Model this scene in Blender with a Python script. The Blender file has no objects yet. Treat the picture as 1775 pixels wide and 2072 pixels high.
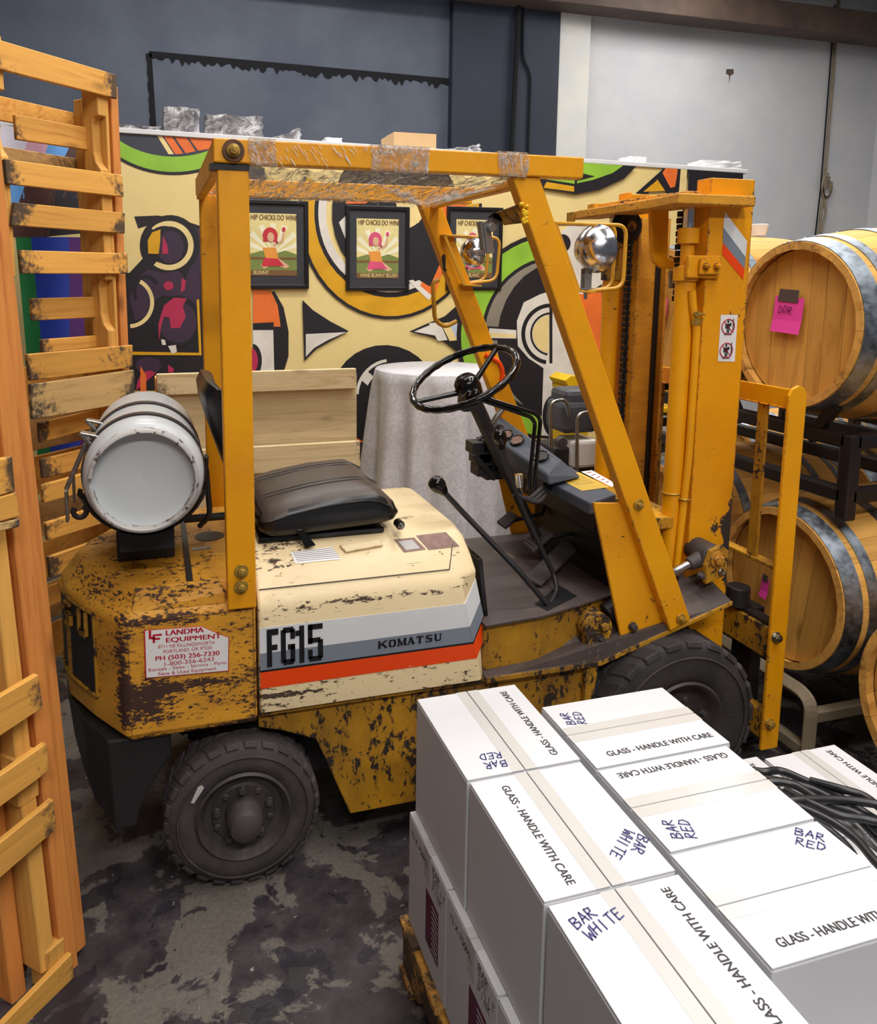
import bpy, math, random
from mathutils import Vector, Matrix
random.seed(7)
PI = math.pi
C = bpy.context.scene.collection
sc = bpy.context.scene
# ------------------------------------------------------------------ camera
# world: X = the truck's forward axis, Y = away from the photographer, Z = up (metres)
F, CX, CY, PITCH, ROLL, YAW, H = 1572.46, 774.9, 787.19, .1438, .0050, .2844, 1.70
def _m(a): return Matrix(a)
_cy, _sy, _cp, _sp, _cr, _sr = math.cos(YAW), math.sin(YAW), math.cos(PITCH), math.sin(PITCH), math.cos(ROLL), math.sin(ROLL)
RC = _m(((_cr,-_sr,0),(_sr,_cr,0),(0,0,1))) @ _m(((1,0,0),(0,_cp,-_sp),(0,_sp,_cp))) @ _m(((1,0,0),(0,0,-1),(0,1,0))) @ _m(((_cy,-_sy,0),(_sy,_cy,0),(0,0,1)))
cd = bpy.data.cameras.new('camera'); cam = bpy.data.objects.new('camera', cd); C.objects.link(cam)
right, down, fwd = RC[0], RC[1], RC[2]
M = Matrix((right, -down, -fwd)).transposed().to_4x4(); M.translation = Vector((0,0,H))
cam.matrix_world = M
cd.sensor_fit = 'HORIZONTAL'; cd.sensor_width = 36; cd.lens = F/1775*36
cd.shift_x = (887.5-CX)/1775; cd.shift_y = (CY-1036)/1775
cd.clip_start = .02; cd.clip_end = 60
sc.camera = cam
def at(px, py, x=None, y=None, z=None):
    """real-world point seen at a photo pixel, on a plane of constant x, y or z"""
    d = RC.transposed() @ Vector(((px-CX)/F, (py-CY)/F, 1.0))
    i, v = (0, x) if x is not None else ((1, y) if y is not None else (2, z))
    o = Vector((0,0,H)); return o + d*((v-o[i])/d[i])
# ------------------------------------------------------------------ light
sc.view_settings.view_transform = 'Standard'; sc.view_settings.look = 'None'
sc.view_settings.gamma = 1; sc.view_settings.use_curve_mapping = False
sc.view_settings.exposure = 0.03
wd = bpy.data.worlds.new('world'); sc.world = wd; wd.use_nodes = True
wd.node_tree.nodes['Background'].inputs[0].default_value = (.80,.84,.92,1)
wd.node_tree.nodes['Background'].inputs[1].default_value = .13
def area(name, loc, sx, sy, power, col, rot=(0,0,0)):
    l = bpy.data.lights.new(name, 'AREA'); l.shape = 'RECTANGLE'; l.size = sx; l.size_y = sy; l.energy = power; l.color = col
    o = bpy.data.objects.new(name, l); o.location = loc; o.rotation_euler = rot; C.objects.link(o); return o
area('tube_light', (1.1, .6, 5.0), .5, 3.6, 98, (1,.965,.92))
area('tube_light', (2.9, 1.5, 5.0), .5, 3.6, 95, (1,.965,.92))
area('tube_light', (1.2, 3.2, 5.0), 3.4, .4, 110, (1,.965,.92))
area('tube_light', (.3, -1.9, 4.3), 2.8, .4, 165, (1,.96,.91))
area('tube_light', (1.0, 6.3, 5.1), 3.6, .4, 115, (1,.98,.95))  # unseen lamp, added to brighten the rear wall
area('tube_light', (5.6, 5.6, 5.1), .5, 3.0, 150, (1,.98,.96))

# ------------------------------------------------------------------ materials
MT = {}
def nt(name, rough=.5, metal=0, spec=None):
    m = bpy.data.materials.new(name); m.use_nodes = True; MT[name] = m
    n = m.node_tree; b = n.nodes['Principled BSDF']
    b.inputs['Roughness'].default_value = rough; b.inputs['Metallic'].default_value = metal
    if spec is not None: b.inputs['Specular IOR Level'].default_value = spec
    return m, n, b
def srgb(r,g,b):
    f = lambda c: c/255/12.92 if c/255 <= .04045 else ((c/255+.055)/1.055)**2.4
    return (f(r), f(g), f(b), 1)
def noise(n, scale, det=4, vec=None, rough=.55, dist=0):
    t = n.nodes.new('ShaderNodeTexNoise'); t.inputs['Scale'].default_value = scale; t.inputs['Detail'].default_value = det
    t.inputs['Roughness'].default_value = rough; t.inputs['Distortion'].default_value = dist
    if vec: n.links.new(vec, t.inputs['Vector'])
    return t.outputs['Fac']
def coord(n, sc_=(1,1,1), rot=(0,0,0), kind='Object', rnd=False):
    c = n.nodes.new('ShaderNodeTexCoord'); mp = n.nodes.new('ShaderNodeMapping'); mp.inputs['Scale'].default_value = sc_; mp.inputs['Rotation'].default_value = rot
    n.links.new(c.outputs[kind], mp.inputs['Vector'])
    if rnd:
        oi = n.nodes.new('ShaderNodeObjectInfo'); ml = n.nodes.new('ShaderNodeMath'); ml.operation='MULTIPLY'; ml.inputs[1].default_value = 40
        n.links.new(oi.outputs['Random'], ml.inputs[0]); n.links.new(ml.outputs[0], mp.inputs['Location'])
    return mp.outputs['Vector']
def ramp(n, fac, stops, interp='LINEAR'):
    r = n.nodes.new('ShaderNodeValToRGB'); r.color_ramp.interpolation = interp
    e = r.color_ramp.elements
    while len(e) < len(stops): e.new(.5)
    for k, (p, c) in enumerate(stops): e[k].position = p; e[k].color = c if len(c)==4 else (*c,1)
    n.links.new(fac, r.inputs[0]); return r.outputs[0]
def mix(n, fac, a, b, mode='MIX'):
    m = n.nodes.new('ShaderNodeMix'); m.data_type='RGBA'; m.blend_type = mode
    for s, v in ((m.inputs[0], fac), (m.inputs[6], a), (m.inputs[7], b)):
        if hasattr(v, 'links'): n.links.new(v, s)
        else: s.default_value = v
    return m.outputs[2]
def math_(n, op, a, b=0):
    m = n.nodes.new('ShaderNodeMath'); m.operation = op
    for s, v in ((m.inputs[0], a), (m.inputs[1], b)):
        if hasattr(v, 'links'): n.links.new(v, s)
        else: s.default_value = v
    return m.outputs[0]
def bump(n, b, h, strength=.2, dist=.005):
    u = n.nodes.new('ShaderNodeBump'); u.inputs['Strength'].default_value = strength; u.inputs['Distance'].default_value = dist
    n.links.new(h, u.inputs['Height']); n.links.new(u.outputs[0], b.inputs['Normal'])
def BW(v): return (v,v,v,1)
def plain(name, col, rough=.5, metal=0, var=.12, scale=6, bmp=0):
    m, n, b = nt(name, rough, metal)
    v = coord(n); f = noise(n, scale, 5, v)
    c = srgb(*col); lo = tuple(x*(1-var) for x in c[:3]); hi = tuple(min(1,x*(1+var)) for x in c[:3])
    n.links.new(ramp(n, f, [(.3,lo),(.7,hi)]), b.inputs['Base Color'])
    if bmp: bump(n, b, noise(n, scale*12, 3, v), bmp)
    return m
def worn(name, base, dark, chip, amount=.62, stretch=(1,1,1), grime=.35, rough=.42, scale=14, edge=0, spots=()):
    """paint with soft grime and sharp-edged chips and scratches"""
    m, n, b = nt(name, rough)
    v = coord(n, stretch)
    big = noise(n, 3.2, 5, v, .6); fine = noise(n, scale*3.2, 7, v, .7, .4); mid = noise(n, scale*.45, 4, v, .6)
    col = mix(n, math_(n,'MULTIPLY', ramp(n, big, [(.38,BW(0)),(.72,BW(1))]), grime), srgb(*base), srgb(*dark))
    clus = noise(n, 1.9, 3, coord(n,(1,1,1),(.4,.2,.9)), .5)
    msk = math_(n,'ADD', math_(n,'MULTIPLY', fine, .55), math_(n,'ADD', math_(n,'MULTIPLY', mid, .22), math_(n,'MULTIPLY', clus, .23)))
    if edge:
        be = n.nodes.new('ShaderNodeBevel'); be.samples = 4; be.inputs['Radius'].default_value = .011
        ge = n.nodes.new('ShaderNodeNewGeometry'); dt = n.nodes.new('ShaderNodeVectorMath'); dt.operation = 'DOT_PRODUCT'
        n.links.new(be.outputs[0], dt.inputs[0]); n.links.new(ge.outputs['Normal'], dt.inputs[1])
        ed = math_(n,'MULTIPLY', math_(n,'SUBTRACT', 1.0, dt.outputs['Value']), edge)
        msk = math_(n,'ADD', msk, math_(n,'MINIMUM', ed, .13))
    for (cx_,cy_,cz_,rx_,ry_,rz_,am_) in spots:
        c_ = n.nodes.new('ShaderNodeTexCoord'); mp_ = n.nodes.new('ShaderNodeMapping'); mp_.inputs['Location'].default_value = (-cx_/rx_,-cy_/ry_,-cz_/rz_); mp_.inputs['Scale'].default_value = (1/rx_,1/ry_,1/rz_)
        n.links.new(c_.outputs['Object'], mp_.inputs['Vector']); ln_ = n.nodes.new('ShaderNodeVectorMath'); ln_.operation='LENGTH'; n.links.new(mp_.outputs[0], ln_.inputs[0])
        msk = math_(n,'ADD', msk, math_(n,'MULTIPLY', math_(n,'MAXIMUM', math_(n,'SUBTRACT', 1.0, ln_.outputs['Value']), 0), am_))
    ch = ramp(n, msk, [(amount,BW(0)),(amount+.018,BW(1))])
    col = mix(n, ch, col, srgb(*chip))
    v2 = coord(n, (stretch[0]*.8, stretch[1]*.8, stretch[2]*9)); sc2 = noise(n, 9, 6, v2, .65, .8)
    s = math_(n,'MULTIPLY', ramp(n, sc2, [(.66+(amount-.6)*.5,BW(0)),(.675+(amount-.6)*.5,BW(1))]), ramp(n, mid, [(.5,BW(0)),(.6,BW(1))]))
    col = mix(n, s, col, srgb(*chip))
    n.links.new(col, b.inputs['Base Color'])
    n.links.new(ramp(n, msk, [(amount-.1,BW(rough)),(amount+.05,BW(.8))]), b.inputs['Roughness'])
    bump(n, b, ch, -.25, .001)
    return m
def wood(name, light, dark, stain=None, amt=.6, axis=0, ring=1.0, rough=.62):
    """grain along local axis, tone and figure differ from board to board"""
    m, n, b = nt(name, rough, spec=.3)
    s = [9*ring, 9*ring, 9*ring]; s[axis] = .55
    v = coord(n, tuple(s), rnd=True)
    g = noise(n, 2.2, 6, v, .65, 1.6); g2 = noise(n, 9, 3, v, .6)
    t = math_(n,'ADD', math_(n,'MULTIPLY', g, .75), math_(n,'MULTIPLY', g2, .25))
    col = ramp(n, t, [(.3,srgb(*dark)),(.46,srgb(*light)),(.6,srgb(*[min(255,c*1.06) for c in light])),(.78,srgb(*[c*.86 for c in light]))])
    # knots
    vo = n.nodes.new('ShaderNodeTexVoronoi'); vo.inputs['Scale'].default_value = 1.0
    s3 = [7,7,7]; s3[axis] = 2.6
    n.links.new(coord(n, tuple(s3), rnd=True), vo.inputs['Vector'])
    kn = ramp(n, vo.outputs['Distance'], [(.05,BW(1)),(.11,BW(.35)),(.16,BW(0))])
    col = mix(n, math_(n,'MULTIPLY', kn, .6), col, srgb(*[c*.45 for c in dark]))
    oi = n.nodes.new('ShaderNodeObjectInfo')
    col = mix(n, 1.0, col, ramp(n, oi.outputs['Random'], [(0,BW(.80)),(1,BW(1.0))]), 'MULTIPLY')
    if stain:
        v4 = coord(n, (1,1,1), rnd=True); sn = noise(n, 5.2, 7, v4, .72, .3); hf = noise(n, 60, 3, v4, .6)
        st = math_(n,'ADD', sn, math_(n,'MULTIPLY', math_(n,'SUBTRACT', hf, .5), .30))
        ge_ = n.nodes.new('ShaderNodeTexCoord'); sx_ = n.nodes.new('ShaderNodeSeparateXYZ'); n.links.new(ge_.outputs['Generated'], sx_.inputs[0])
        en = math_(n,'ABSOLUTE', math_(n,'SUBTRACT', sx_.outputs[axis], .5))
        st = math_(n,'ADD', st, math_(n,'MULTIPLY', math_(n,'SUBTRACT', en, .30), .85))
        col = mix(n, ramp(n, st, [(amt,BW(0)),(amt+.11,BW(.93))]), col, srgb(*stain))
    n.links.new(col, b.inputs['Base Color']); bump(n, b, g2, .25, .002)
    return m
def metal(name, col, rough=.3, mot=.15, scale=20):
    m, n, b = nt(name, rough, 1)
    f = noise(n, scale, 5, coord(n), .65); c = srgb(*col)
    n.links.new(ramp(n, f, [(.35,tuple(x*(1-mot) for x in c[:3])),(.65,tuple(min(1,x*(1+mot)) for x in c[:3]))]), b.inputs['Base Color'])
    n.links.new(ramp(n, f, [(.3,BW(max(.05,rough-.1))),(.7,BW(rough+.15))]), b.inputs['Roughness'])
    return m

yellow = worn('yellow_paint', (240,164,2), (206,128,12), (66,40,20), .615, grime=.5, edge=.5)
yellow_mast = worn('mast_yellow_paint', (238,160,4), (200,124,14), (54,44,40), .60, grime=.5, edge=.8, scale=20, spots=((1.185,-.255,.80,.05,.08,.20,.42),(1.14,-.255,.86,.09,.08,.05,.2),(1.18,-.255,1.3,.02,.1,.9,.08)))
yellow_old = worn('worn_yellow_paint', (226,160,44), (164,110,38), (66,42,32), .560, (1.2,1.2,3.0), grime=.75, rough=.45, edge=.5, spots=((-.77,-.40,.580,.12,.12,.10,.15),(-.64,-.40,.622,.20,.10,.022,.15),(-.65,-.41,.812,.35,.10,.022,.09),(-.815,-.39,.66,.025,.06,.2,.12),(-.65,-.41,.483,.4,.2,.022,.12),(-.90,-.22,.86,.2,.25,.06,.05)))
yellow_dirty = worn('dirty_yellow_paint', (204,146,22), (92,64,28), (44,32,24), .545, (1,1,.6), grime=1.0, rough=.55, edge=.35)
cream_paint = worn('cream_paint', (236,214,170), (214,190,148), (74,56,44), .568, (.8,1.6,2.2), grime=.4, rough=.38, edge=.25, spots=((-.15,-.39,.805,.42,.05,.016,.105),(-.40,-.30,.90,.12,.12,.05,.07),(.13,-.33,.86,.05,.12,.1,.07),(-.38,-.40,.555,.16,.06,.012,.10),(-.36,-.22,.93,.16,.06,.03,.08)))
white_stripe = worn('white_stripe', (226,228,230), (205,206,206), (120,112,104), .66, rough=.35)
grey_stripe = worn('grey_stripe', (128,137,150), (116,122,134), (205,205,205), .655, rough=.35)
orange_stripe = worn('orange_stripe', (246,74,12), (222,66,20), (236,205,190), .65, rough=.35)
black_print = plain('black_print', (18,18,22), .5, var=.1)
cage_yellow = plain('cage_yellow', (208,150,38), .4, var=.15)
black_steel = worn('black_steel', (34,32,34), (22,20,22), (120,104,84), .64, rough=.5)
black_gloss = plain('black_gloss', (12,11,12), .16, var=.1)
black_rubber = plain('black_rubber', (50,46,48), .72, var=.45, scale=7, bmp=.3)
rubber_grey = plain('dusty_rubber', (66,59,60), .8, var=.3, scale=16, bmp=.35)
rim_mat = plain('rusty_rim', (70,64,64), .6, .2, var=.35, scale=9, bmp=.2)
dash_mat = plain('dash_plastic', (72,78,90), .55, var=.18, scale=10)
floor_plate = worn('floor_plate', (84,72,68), (54,46,46), (118,98,86), .6, grime=.8, rough=.6)
seat_vinyl = plain('seat_vinyl', (76,64,58), .42, var=.12, scale=30, bmp=.1)
seat_black = plain('seat_black', (24,23,25), .33, var=.1, scale=20)
chrome = metal('chrome', (205,205,210), .16, .05)
clamp_grey = plain('clamp_grey', (150,150,152), .35, .4, var=.15)
steel = metal('steel', (160,158,152), .3, .15, 30)
brass = plain('yellow_zinc_bolt', (176,142,62), .35, .45, var=.3, scale=60)
galv = metal('galvanised_hoop', (140,148,158), .42, .3, 26)
tank_white = plain('tank_white', (196,200,202), .3, var=.05, scale=5)
tank_scuffed = worn('tank_scuffed', (190,188,186), (150,144,140), (80,66,60), .545, rough=.5, grime=.6)
strap = plain('strap_steel', (70,64,66), .4, .5, var=.2)
chain_mat = plain('chain_black', (26,24,24), .5, .4, var=.3, scale=30)
pine = wood('pallet_pine', (224,164,78), (186,118,44), (62,54,50), .565)
pine_z = wood('pallet_pine_upright', (226,168,84), (190,124,52), None, axis=2)
pine_grey = wood('pallet_weathered', (206,170,112), (160,122,72), (58,54,54), .49)
fir_z = wood('fir_upright', (218,140,70), (178,96,40), None, axis=2, ring=1.5)
pine_pale = wood('pallet_pale', (226,204,160), (198,166,112), (120,108,90), .68)
oak_x = wood('barrel_oak', (216,162,82), (174,118,48), (120,84,44), .74, axis=0, ring=.6)
oak_head = wood('barrel_head_oak', (204,152,72), (166,114,44), (120,84,44), .76, axis=2, ring=.55)
oak_red = wood('barrel_red_oak', (200,124,76), (160,88,48), None, axis=0)
box_white = plain('box_board', (206,206,210), .6, var=.02, scale=3)
box_side = plain('box_board_side', (206,190,184), .7, var=.03, scale=3)
tape_mat = plain('box_tape', (196,193,190), .25, var=.03, scale=8)
crease = plain('box_crease', (84,74,70), .8)
ink = plain('print_ink', (38,36,40), .6)
pen = plain('marker_pen', (40,42,112), .5)
purple = plain('purple_label', (92,14,62), .45, var=.5, scale=60)
cardboard = plain('cardboard', (206,168,122), .75, var=.05)
red_ink = plain('red_ink', (190,24,48), .5)
sticker_white = worn('sticker_white', (236,234,234), (222,216,212), (150,110,60), .64, grime=.3)
sticker_yellow = plain('sticker_yellow', (214,176,62), .5)
metal_tag = plain('brown_data_plate', (122,92,82), .45, .2, var=.3, scale=40)
pink_paper = plain('pink_paper', (228,64,160), .6, var=.05)
duct = plain('duct_tape', (78,66,66), .5)
cloth_mat = None
rack_black = plain('rack_black', (26,22,24), .42, .1, var=.25)
rack_tan = plain('rack_tan', (136,122,100), .5, var=.12)
cable_mat = plain('cable_black', (30,30,34), .38, var=.15)
red_plastic = plain('red_plastic', (206,22,44), .4)
yellow_plastic = plain('yellow_plastic', (236,190,20), .35)
grey_plastic = plain('dark_grey_casing', (66,66,72), .5, var=.3, scale=10)
white_plastic = plain('white_bin', (214,210,206), .5)
dark_paint = plain('mortar_black', (10,10,15), .95)
pipe_white = plain('pipe_cream', (176,168,150), .4, var=.1)
# wall paints
def wallmat(name, a, b_, scale=1.2, fine=40, rough=.7, bs=.15):
    m, n, b = nt(name, rough); v = coord(n)
    f = noise(n, scale, 6, v, .6); g = noise(n, fine, 4, v)
    n.links.new(ramp(n, f, [(.3,srgb(*a)),(.72,srgb(*b_))]), b.inputs['Base Color']); bump(n, b, g, bs, .004); return m
wall_dark = wallmat('wall_slate_paint', (64,70,86), (86,92,104))
wall_navy = wallmat('wall_navy_paint', (27,32,46), (38,45,61))
wall_white = wallmat('wall_white_paint', (186,187,190), (204,203,203))
wall_cream = wallmat('pilaster_paint', (196,197,196), (212,208,196), 3)
shadow_chip_mat = wallmat('shadow_chip_brown', (66,52,44), (92,74,62), 3)  # brown of the built shadow band, shared with the wall's paint chip
ledge_white = plain('ledge_white', (226,226,228), .5, var=.04)
ceil_mat = wallmat('ceiling_paint', (120,118,116), (150,148,146))
def floormat():
    m, n, b = nt('floor_peeling_epoxy', .5); v = coord(n)
    big = noise(n, 4.2, 9, v, .62, .5); mid = noise(n, 11, 7, v, .65); fine = noise(n, 90, 5, v, .7); spot = noise(n, 38, 4, v, .5)
    base = ramp(n, mid, [(.3,srgb(40,36,42)),(.55,srgb(60,54,58)),(.75,srgb(84,76,78))])
    patch = ramp(n, math_(n,'ADD', math_(n,'MULTIPLY', big, .8), math_(n,'MULTIPLY', mid, .2)), [(.505,BW(0)),(.525,BW(1))])
    base = mix(n, patch, base, ramp(n, fine, [(.3,srgb(88,83,78)),(.7,srgb(114,108,100))]))
    blk = ramp(n, noise(n, 6.3, 8, coord(n, (1,1,1), (0,0,1.1)), .62, .4), [(.57,BW(0)),(.585,BW(.85))])
    base = mix(n, blk, base, srgb(32,28,38))
    base = mix(n, ramp(n, spot, [(.71,BW(0)),(.73,BW(.55))]), base, srgb(190,180,176))
    n.links.new(base, b.inputs['Base Color']); n.links.new(ramp(n, mid, [(.35,BW(.34)),(.7,BW(.7))]), b.inputs['Roughness'])
    bump(n, b, math_(n,'ADD', patch, fine), .35, .002); return m
floor_mat = floormat()
def clothmat():
    m, n, b = nt('damask_cloth', .8); v = coord(n)
    f = noise(n, 30, 3, v, .5, 1.5); n.links.new(ramp(n, f, [(.44,srgb(190,188,192)),(.56,srgb(204,202,205))]), b.inputs['Base Color'])
    b.inputs['Sheen Weight'].default_value = .15; return m
cloth_mat = clothmat()
def filmmat():
    m, n, b = nt('stretch_film', .12); b.inputs['Transmission Weight'].default_value = 0
    tr = n.nodes.new('ShaderNodeBsdfTransparent'); gl = n.nodes.new('ShaderNodeBsdfGlossy'); gl.inputs['Roughness'].default_value = .14
    df = n.nodes.new('ShaderNodeBsdfDiffuse'); df.inputs[0].default_value = srgb(206,196,176)
    v = coord(n, (7,1.1,5), (0,0,.3)); f = noise(n, 7, 6, v, .7, 1.4)
    m1 = n.nodes.new('ShaderNodeMixShader'); m2 = n.nodes.new('ShaderNodeMixShader')
    n.links.new(gl.outputs[0], m1.inputs[1]); n.links.new(df.outputs[0], m1.inputs[2]); m1.inputs[0].default_value = .45
    n.links.new(ramp(n, f, [(.40,BW(.16)),(.52,BW(.5)),(.6,BW(.95))]), m2.inputs[0]); n.links.new(tr.outputs[0], m2.inputs[1]); n.links.new(m1.outputs[0], m2.inputs[2])
    u = n.nodes.new('ShaderNodeBump'); u.inputs['Strength'].default_value = .9; u.inputs['Distance'].default_value = .02
    n.links.new(f, u.inputs['Height']); n.links.new(u.outputs[0], gl.inputs['Normal']); n.links.new(u.outputs[0], df.inputs['Normal'])
    n.links.new(m2.outputs[0], n.nodes['Material Output'].inputs['Surface']); return m
film_mat = filmmat()
def wrapmat():
    m, n, b = nt('wrapped_block', .35); v = coord(n)
    f = noise(n, 16, 6, v, .7, 1.2)
    n.links.new(ramp(n, f, [(.35,srgb(92,88,90)),(.5,srgb(140,136,138)),(.62,srgb(214,212,216))]), b.inputs['Base Color']); bump(n, b, f, .9, .02); return m
wrap_mat = wrapmat()

# ------------------------------------------------------------------ mesh helpers
class MB:
    def __init__(s): s.v=[]; s.f=[]; s.mi=[]; s.k=0
    def face(s, pts):
        i=len(s.v); s.v += [Vector(p) for p in pts]; s.f.append(list(range(i,i+len(pts)))); s.mi.append(s.k)
    def grid(s, rows, closeu=False, closev=False, caps=False):
        i=len(s.v); R=len(rows); N=len(rows[0])
        for r in rows: s.v += [Vector(p) for p in r]
        for a in range(R if closev else R-1):
            for b in range(N if closeu else N-1):
                a2=(a+1)%R; b2=(b+1)%N
                s.f.append([i+a*N+b, i+a*N+b2, i+a2*N+b2, i+a2*N+b]); s.mi.append(s.k)
        if caps:
            s.f.append([i+b for b in range(N)][::-1]); s.f.append([i+(R-1)*N+b for b in range(N)]); s.mi += [s.k]*2
        return s
    def box(s, x0,x1,y0,y1,z0,z1):
        return s.prism([(x0,y0,z0),(x1,y0,z0),(x1,y1,z0),(x0,y1,z0)], (0,0,z1-z0))
    def prism(s, pts, ext):
        e=Vector(ext); return s.grid([[Vector(p) for p in pts],[Vector(p)+e for p in pts]], closeu=True, caps=True)
    def beam(s, p0, p1, w, h, up=(0,0,1), off=0):
        p0=Vector(p0); p1=Vector(p1); d=(p1-p0).normalized(); u=Vector(up); u=(u-d*u.dot(d)).normalized(); r=d.cross(u)
        q=[r*(-w/2)+u*(-h/2), r*(w/2)+u*(-h/2), r*(w/2)+u*(h/2), r*(-w/2)+u*(h/2)]
        return s.grid([[p0+k for k in q],[p1+k for k in q]], closeu=True, caps=True)
    def tube(s, path, r, n=10, closed=False, caps=True):
        P=[Vector(p) for p in path]; N=len(P); rows=[]; up=None
        for i,p in enumerate(P):
            a=P[(i-1)%N] if (closed or i>0) else P[0]; b=P[(i+1)%N] if (closed or i<N-1) else P[-1]
            t=(b-a).normalized()
            if up is None:
                up=Vector((0,0,1)) if abs(t.z)<.9 else Vector((1,0,0))
            up=(up-t*up.dot(t)).normalized(); w=t.cross(up)
            rr=r[i] if isinstance(r,(list,tuple)) else r
            rows.append([p+(up*math.cos(2*PI*k/n)+w*math.sin(2*PI*k/n))*rr for k in range(n)])
        return s.grid(rows, closeu=True, closev=closed, caps=caps and not closed)
    def lathe(s, prof, o, ax, n=32, caps=False):
        """prof: (distance along axis, radius)"""
        o=Vector(o); a=Vector(ax).normalized(); u=a.orthogonal().normalized(); w=a.cross(u); rows=[]
        for d,r in prof: rows.append([o+a*d+(u*math.cos(2*PI*k/n)+w*math.sin(2*PI*k/n))*r for k in range(n)])
        return s.grid(rows, closeu=True, caps=caps)
    def disc(s, o, ax, r, h, n=24):
        return s.lathe([(0,r),(h,r)], o, ax, n, caps=True)
    def build(s, name, mat, parent=None, smooth=0, bevel=0, seg=2, label=None, kind=None, loc=None):
        me=bpy.data.meshes.new(name)
        off = Vector((0,0,0))
        if parent is not None: off = parent.get('_o') and Vector(parent['_o']) or Vector((0,0,0))
        if loc is not None: off = Vector(loc)
        me.from_pydata([v-off for v in s.v], [], s.f)
        import bmesh
        b=bmesh.new(); b.from_mesh(me); bmesh.ops.remove_doubles(b, verts=b.verts, dist=1e-5); bmesh.ops.recalc_face_normals(b, faces=b.faces); 
        b.to_mesh(me); b.free()
        for m in (mat if isinstance(mat,(list,tuple)) else [mat]): me.materials.append(m)
        if isinstance(mat,(list,tuple)) and len(me.polygons)==len(s.mi):
            for p,k in zip(me.polygons, s.mi): p.material_index=k
        o=bpy.data.objects.new(name, me); C.objects.link(o)
        if smooth:
            me.shade_smooth()
            try: me.set_sharp_from_angle(angle=math.radians(smooth))
            except Exception: pass
        if bevel:
            bv=o.modifiers.new('bevel','BEVEL'); bv.width=bevel; bv.segments=seg; bv.limit_method='ANGLE'; bv.angle_limit=math.radians(35)
        if parent is not None: o.parent=parent
        elif loc is not None: o.location=loc
        if parent is not None and parent.type=='MESH': o['_o']=parent.get('_o',(0,0,0))
        if parent is not None: o['_o']=tuple(off)
        if label: o['label']=label
        if kind: o['kind']=kind
        return o
def thing(name, label, cat, loc=(0,0,0), group=None):
    o=bpy.data.objects.new(name,None); o.empty_display_size=.1; C.objects.link(o); o.location=loc
    o['label']=label; o['category']=cat; o['_o']=tuple(loc)
    if group: o['group']=group
    return o
def tag(o, label, cat, group=None):
    o['label']=label; o['category']=cat
    if group: o['group']=group
    return o
def struct(o): o['kind']='structure'; return o
def arc(c, r, a0, a1, n, u, w):
    c=Vector(c); u=Vector(u); w=Vector(w)
    return [c+(u*math.cos(math.radians(a0+(a1-a0)*k/(n-1)))+w*math.sin(math.radians(a0+(a1-a0)*k/(n-1))))*r for k in range(n)]
def rounded(path, r, n=5):
    P=[Vector(p) for p in path]; out=[P[0]]
    for i in range(1,len(P)-1):
        a,b,c=P[i-1],P[i],P[i+1]; d1=(a-b); d2=(c-b); rr=min(r,d1.length*.45,d2.length*.45)
        p=b+d1.normalized()*rr; q=b+d2.normalized()*rr
        for k in range(n+1):
            t=k/n; out.append(p*(1-t)**2+b*2*t*(1-t)+q*t*t)
    return out+[P[-1]]
SG={'K':[((.0,0),(.0,1),.3),((.12,.42),(.85,1),.2),((.35,.6),(.92,0),.3)],'O':[((.12,.2),(.12,.8),.3),((.83,.2),(.83,.8),.3),((.1,.93),(.85,.93),.15),((.1,.07),(.85,.07),.15),((.1,.75),(.3,.93),.16),((.65,.93),(.85,.75),.16),((.1,.25),(.3,.07),.16),((.65,.07),(.85,.25),.16)],
'M':[((.05,0),(.05,1),.16),((.95,0),(.95,1),.3),((.08,1),(.5,.05),.26),((.5,.05),(.92,1),.14)],'A':[((.08,0),(.45,1),.14),((.45,1),(.85,0),.3),((.2,.33),(.7,.33),.12)],
'T':[((.45,0),(.45,1),.3),((0,.94),(.92,.94),.13),((.03,.7),(.03,1),.1),((.89,.7),(.89,1),.1)],'S':[((.75,.92),(.15,.92),.16),((.12,.9),(.12,.6),.26),((.12,.62),(.8,.38),.26),((.8,.4),(.8,.1),.26),((.8,.07),(.1,.07),.16),((.86,.7),(.86,1),.08),((.03,0),(.03,.3),.08)],
'U':[((.12,.2),(.12,1),.3),((.8,.2),(.8,1),.16),((.12,.07),(.8,.07),.16),((.1,.25),(.25,.07),.16),((.7,.07),(.82,.25),.14)]}
def slab_letters(txt, o, ux, uy, h, adv, wid, mat, parent, name='lettering', th=.0008):
    """wide slab-serif capitals built from bars"""
    o=Vector(o); ux=Vector(ux).normalized(); uy=Vector(uy).normalized(); nn=ux.cross(uy); g=MB(); x=0
    Q=lambda a,b: o+ux*(x+a*wid)+uy*(b*h)+nn*th
    for ch in txt:
        for (a,b,w) in SG[ch]:
            p,q=Q(*a),Q(*b); d=(q-p).normalized(); s_=nn.cross(d)*(w*h/2); g.face([p-s_,q-s_,q+s_,p+s_])
        for fx in {'K':(.0,.9),'M':(.05,.95),'A':(.08,.85),'T':(.45,),'U':(.12,.8)}.get(ch,()):
            for b in ((.045,) if ch!='U' else (.955,))+((.955,) if ch in 'KM' else ()):
                g.face([Q(fx-.2,b-.045),Q(fx+.2,b-.045),Q(fx+.2,b+.045),Q(fx-.2,b+.045)])
        x+=adv
    return g.build(name,mat,parent)
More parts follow.
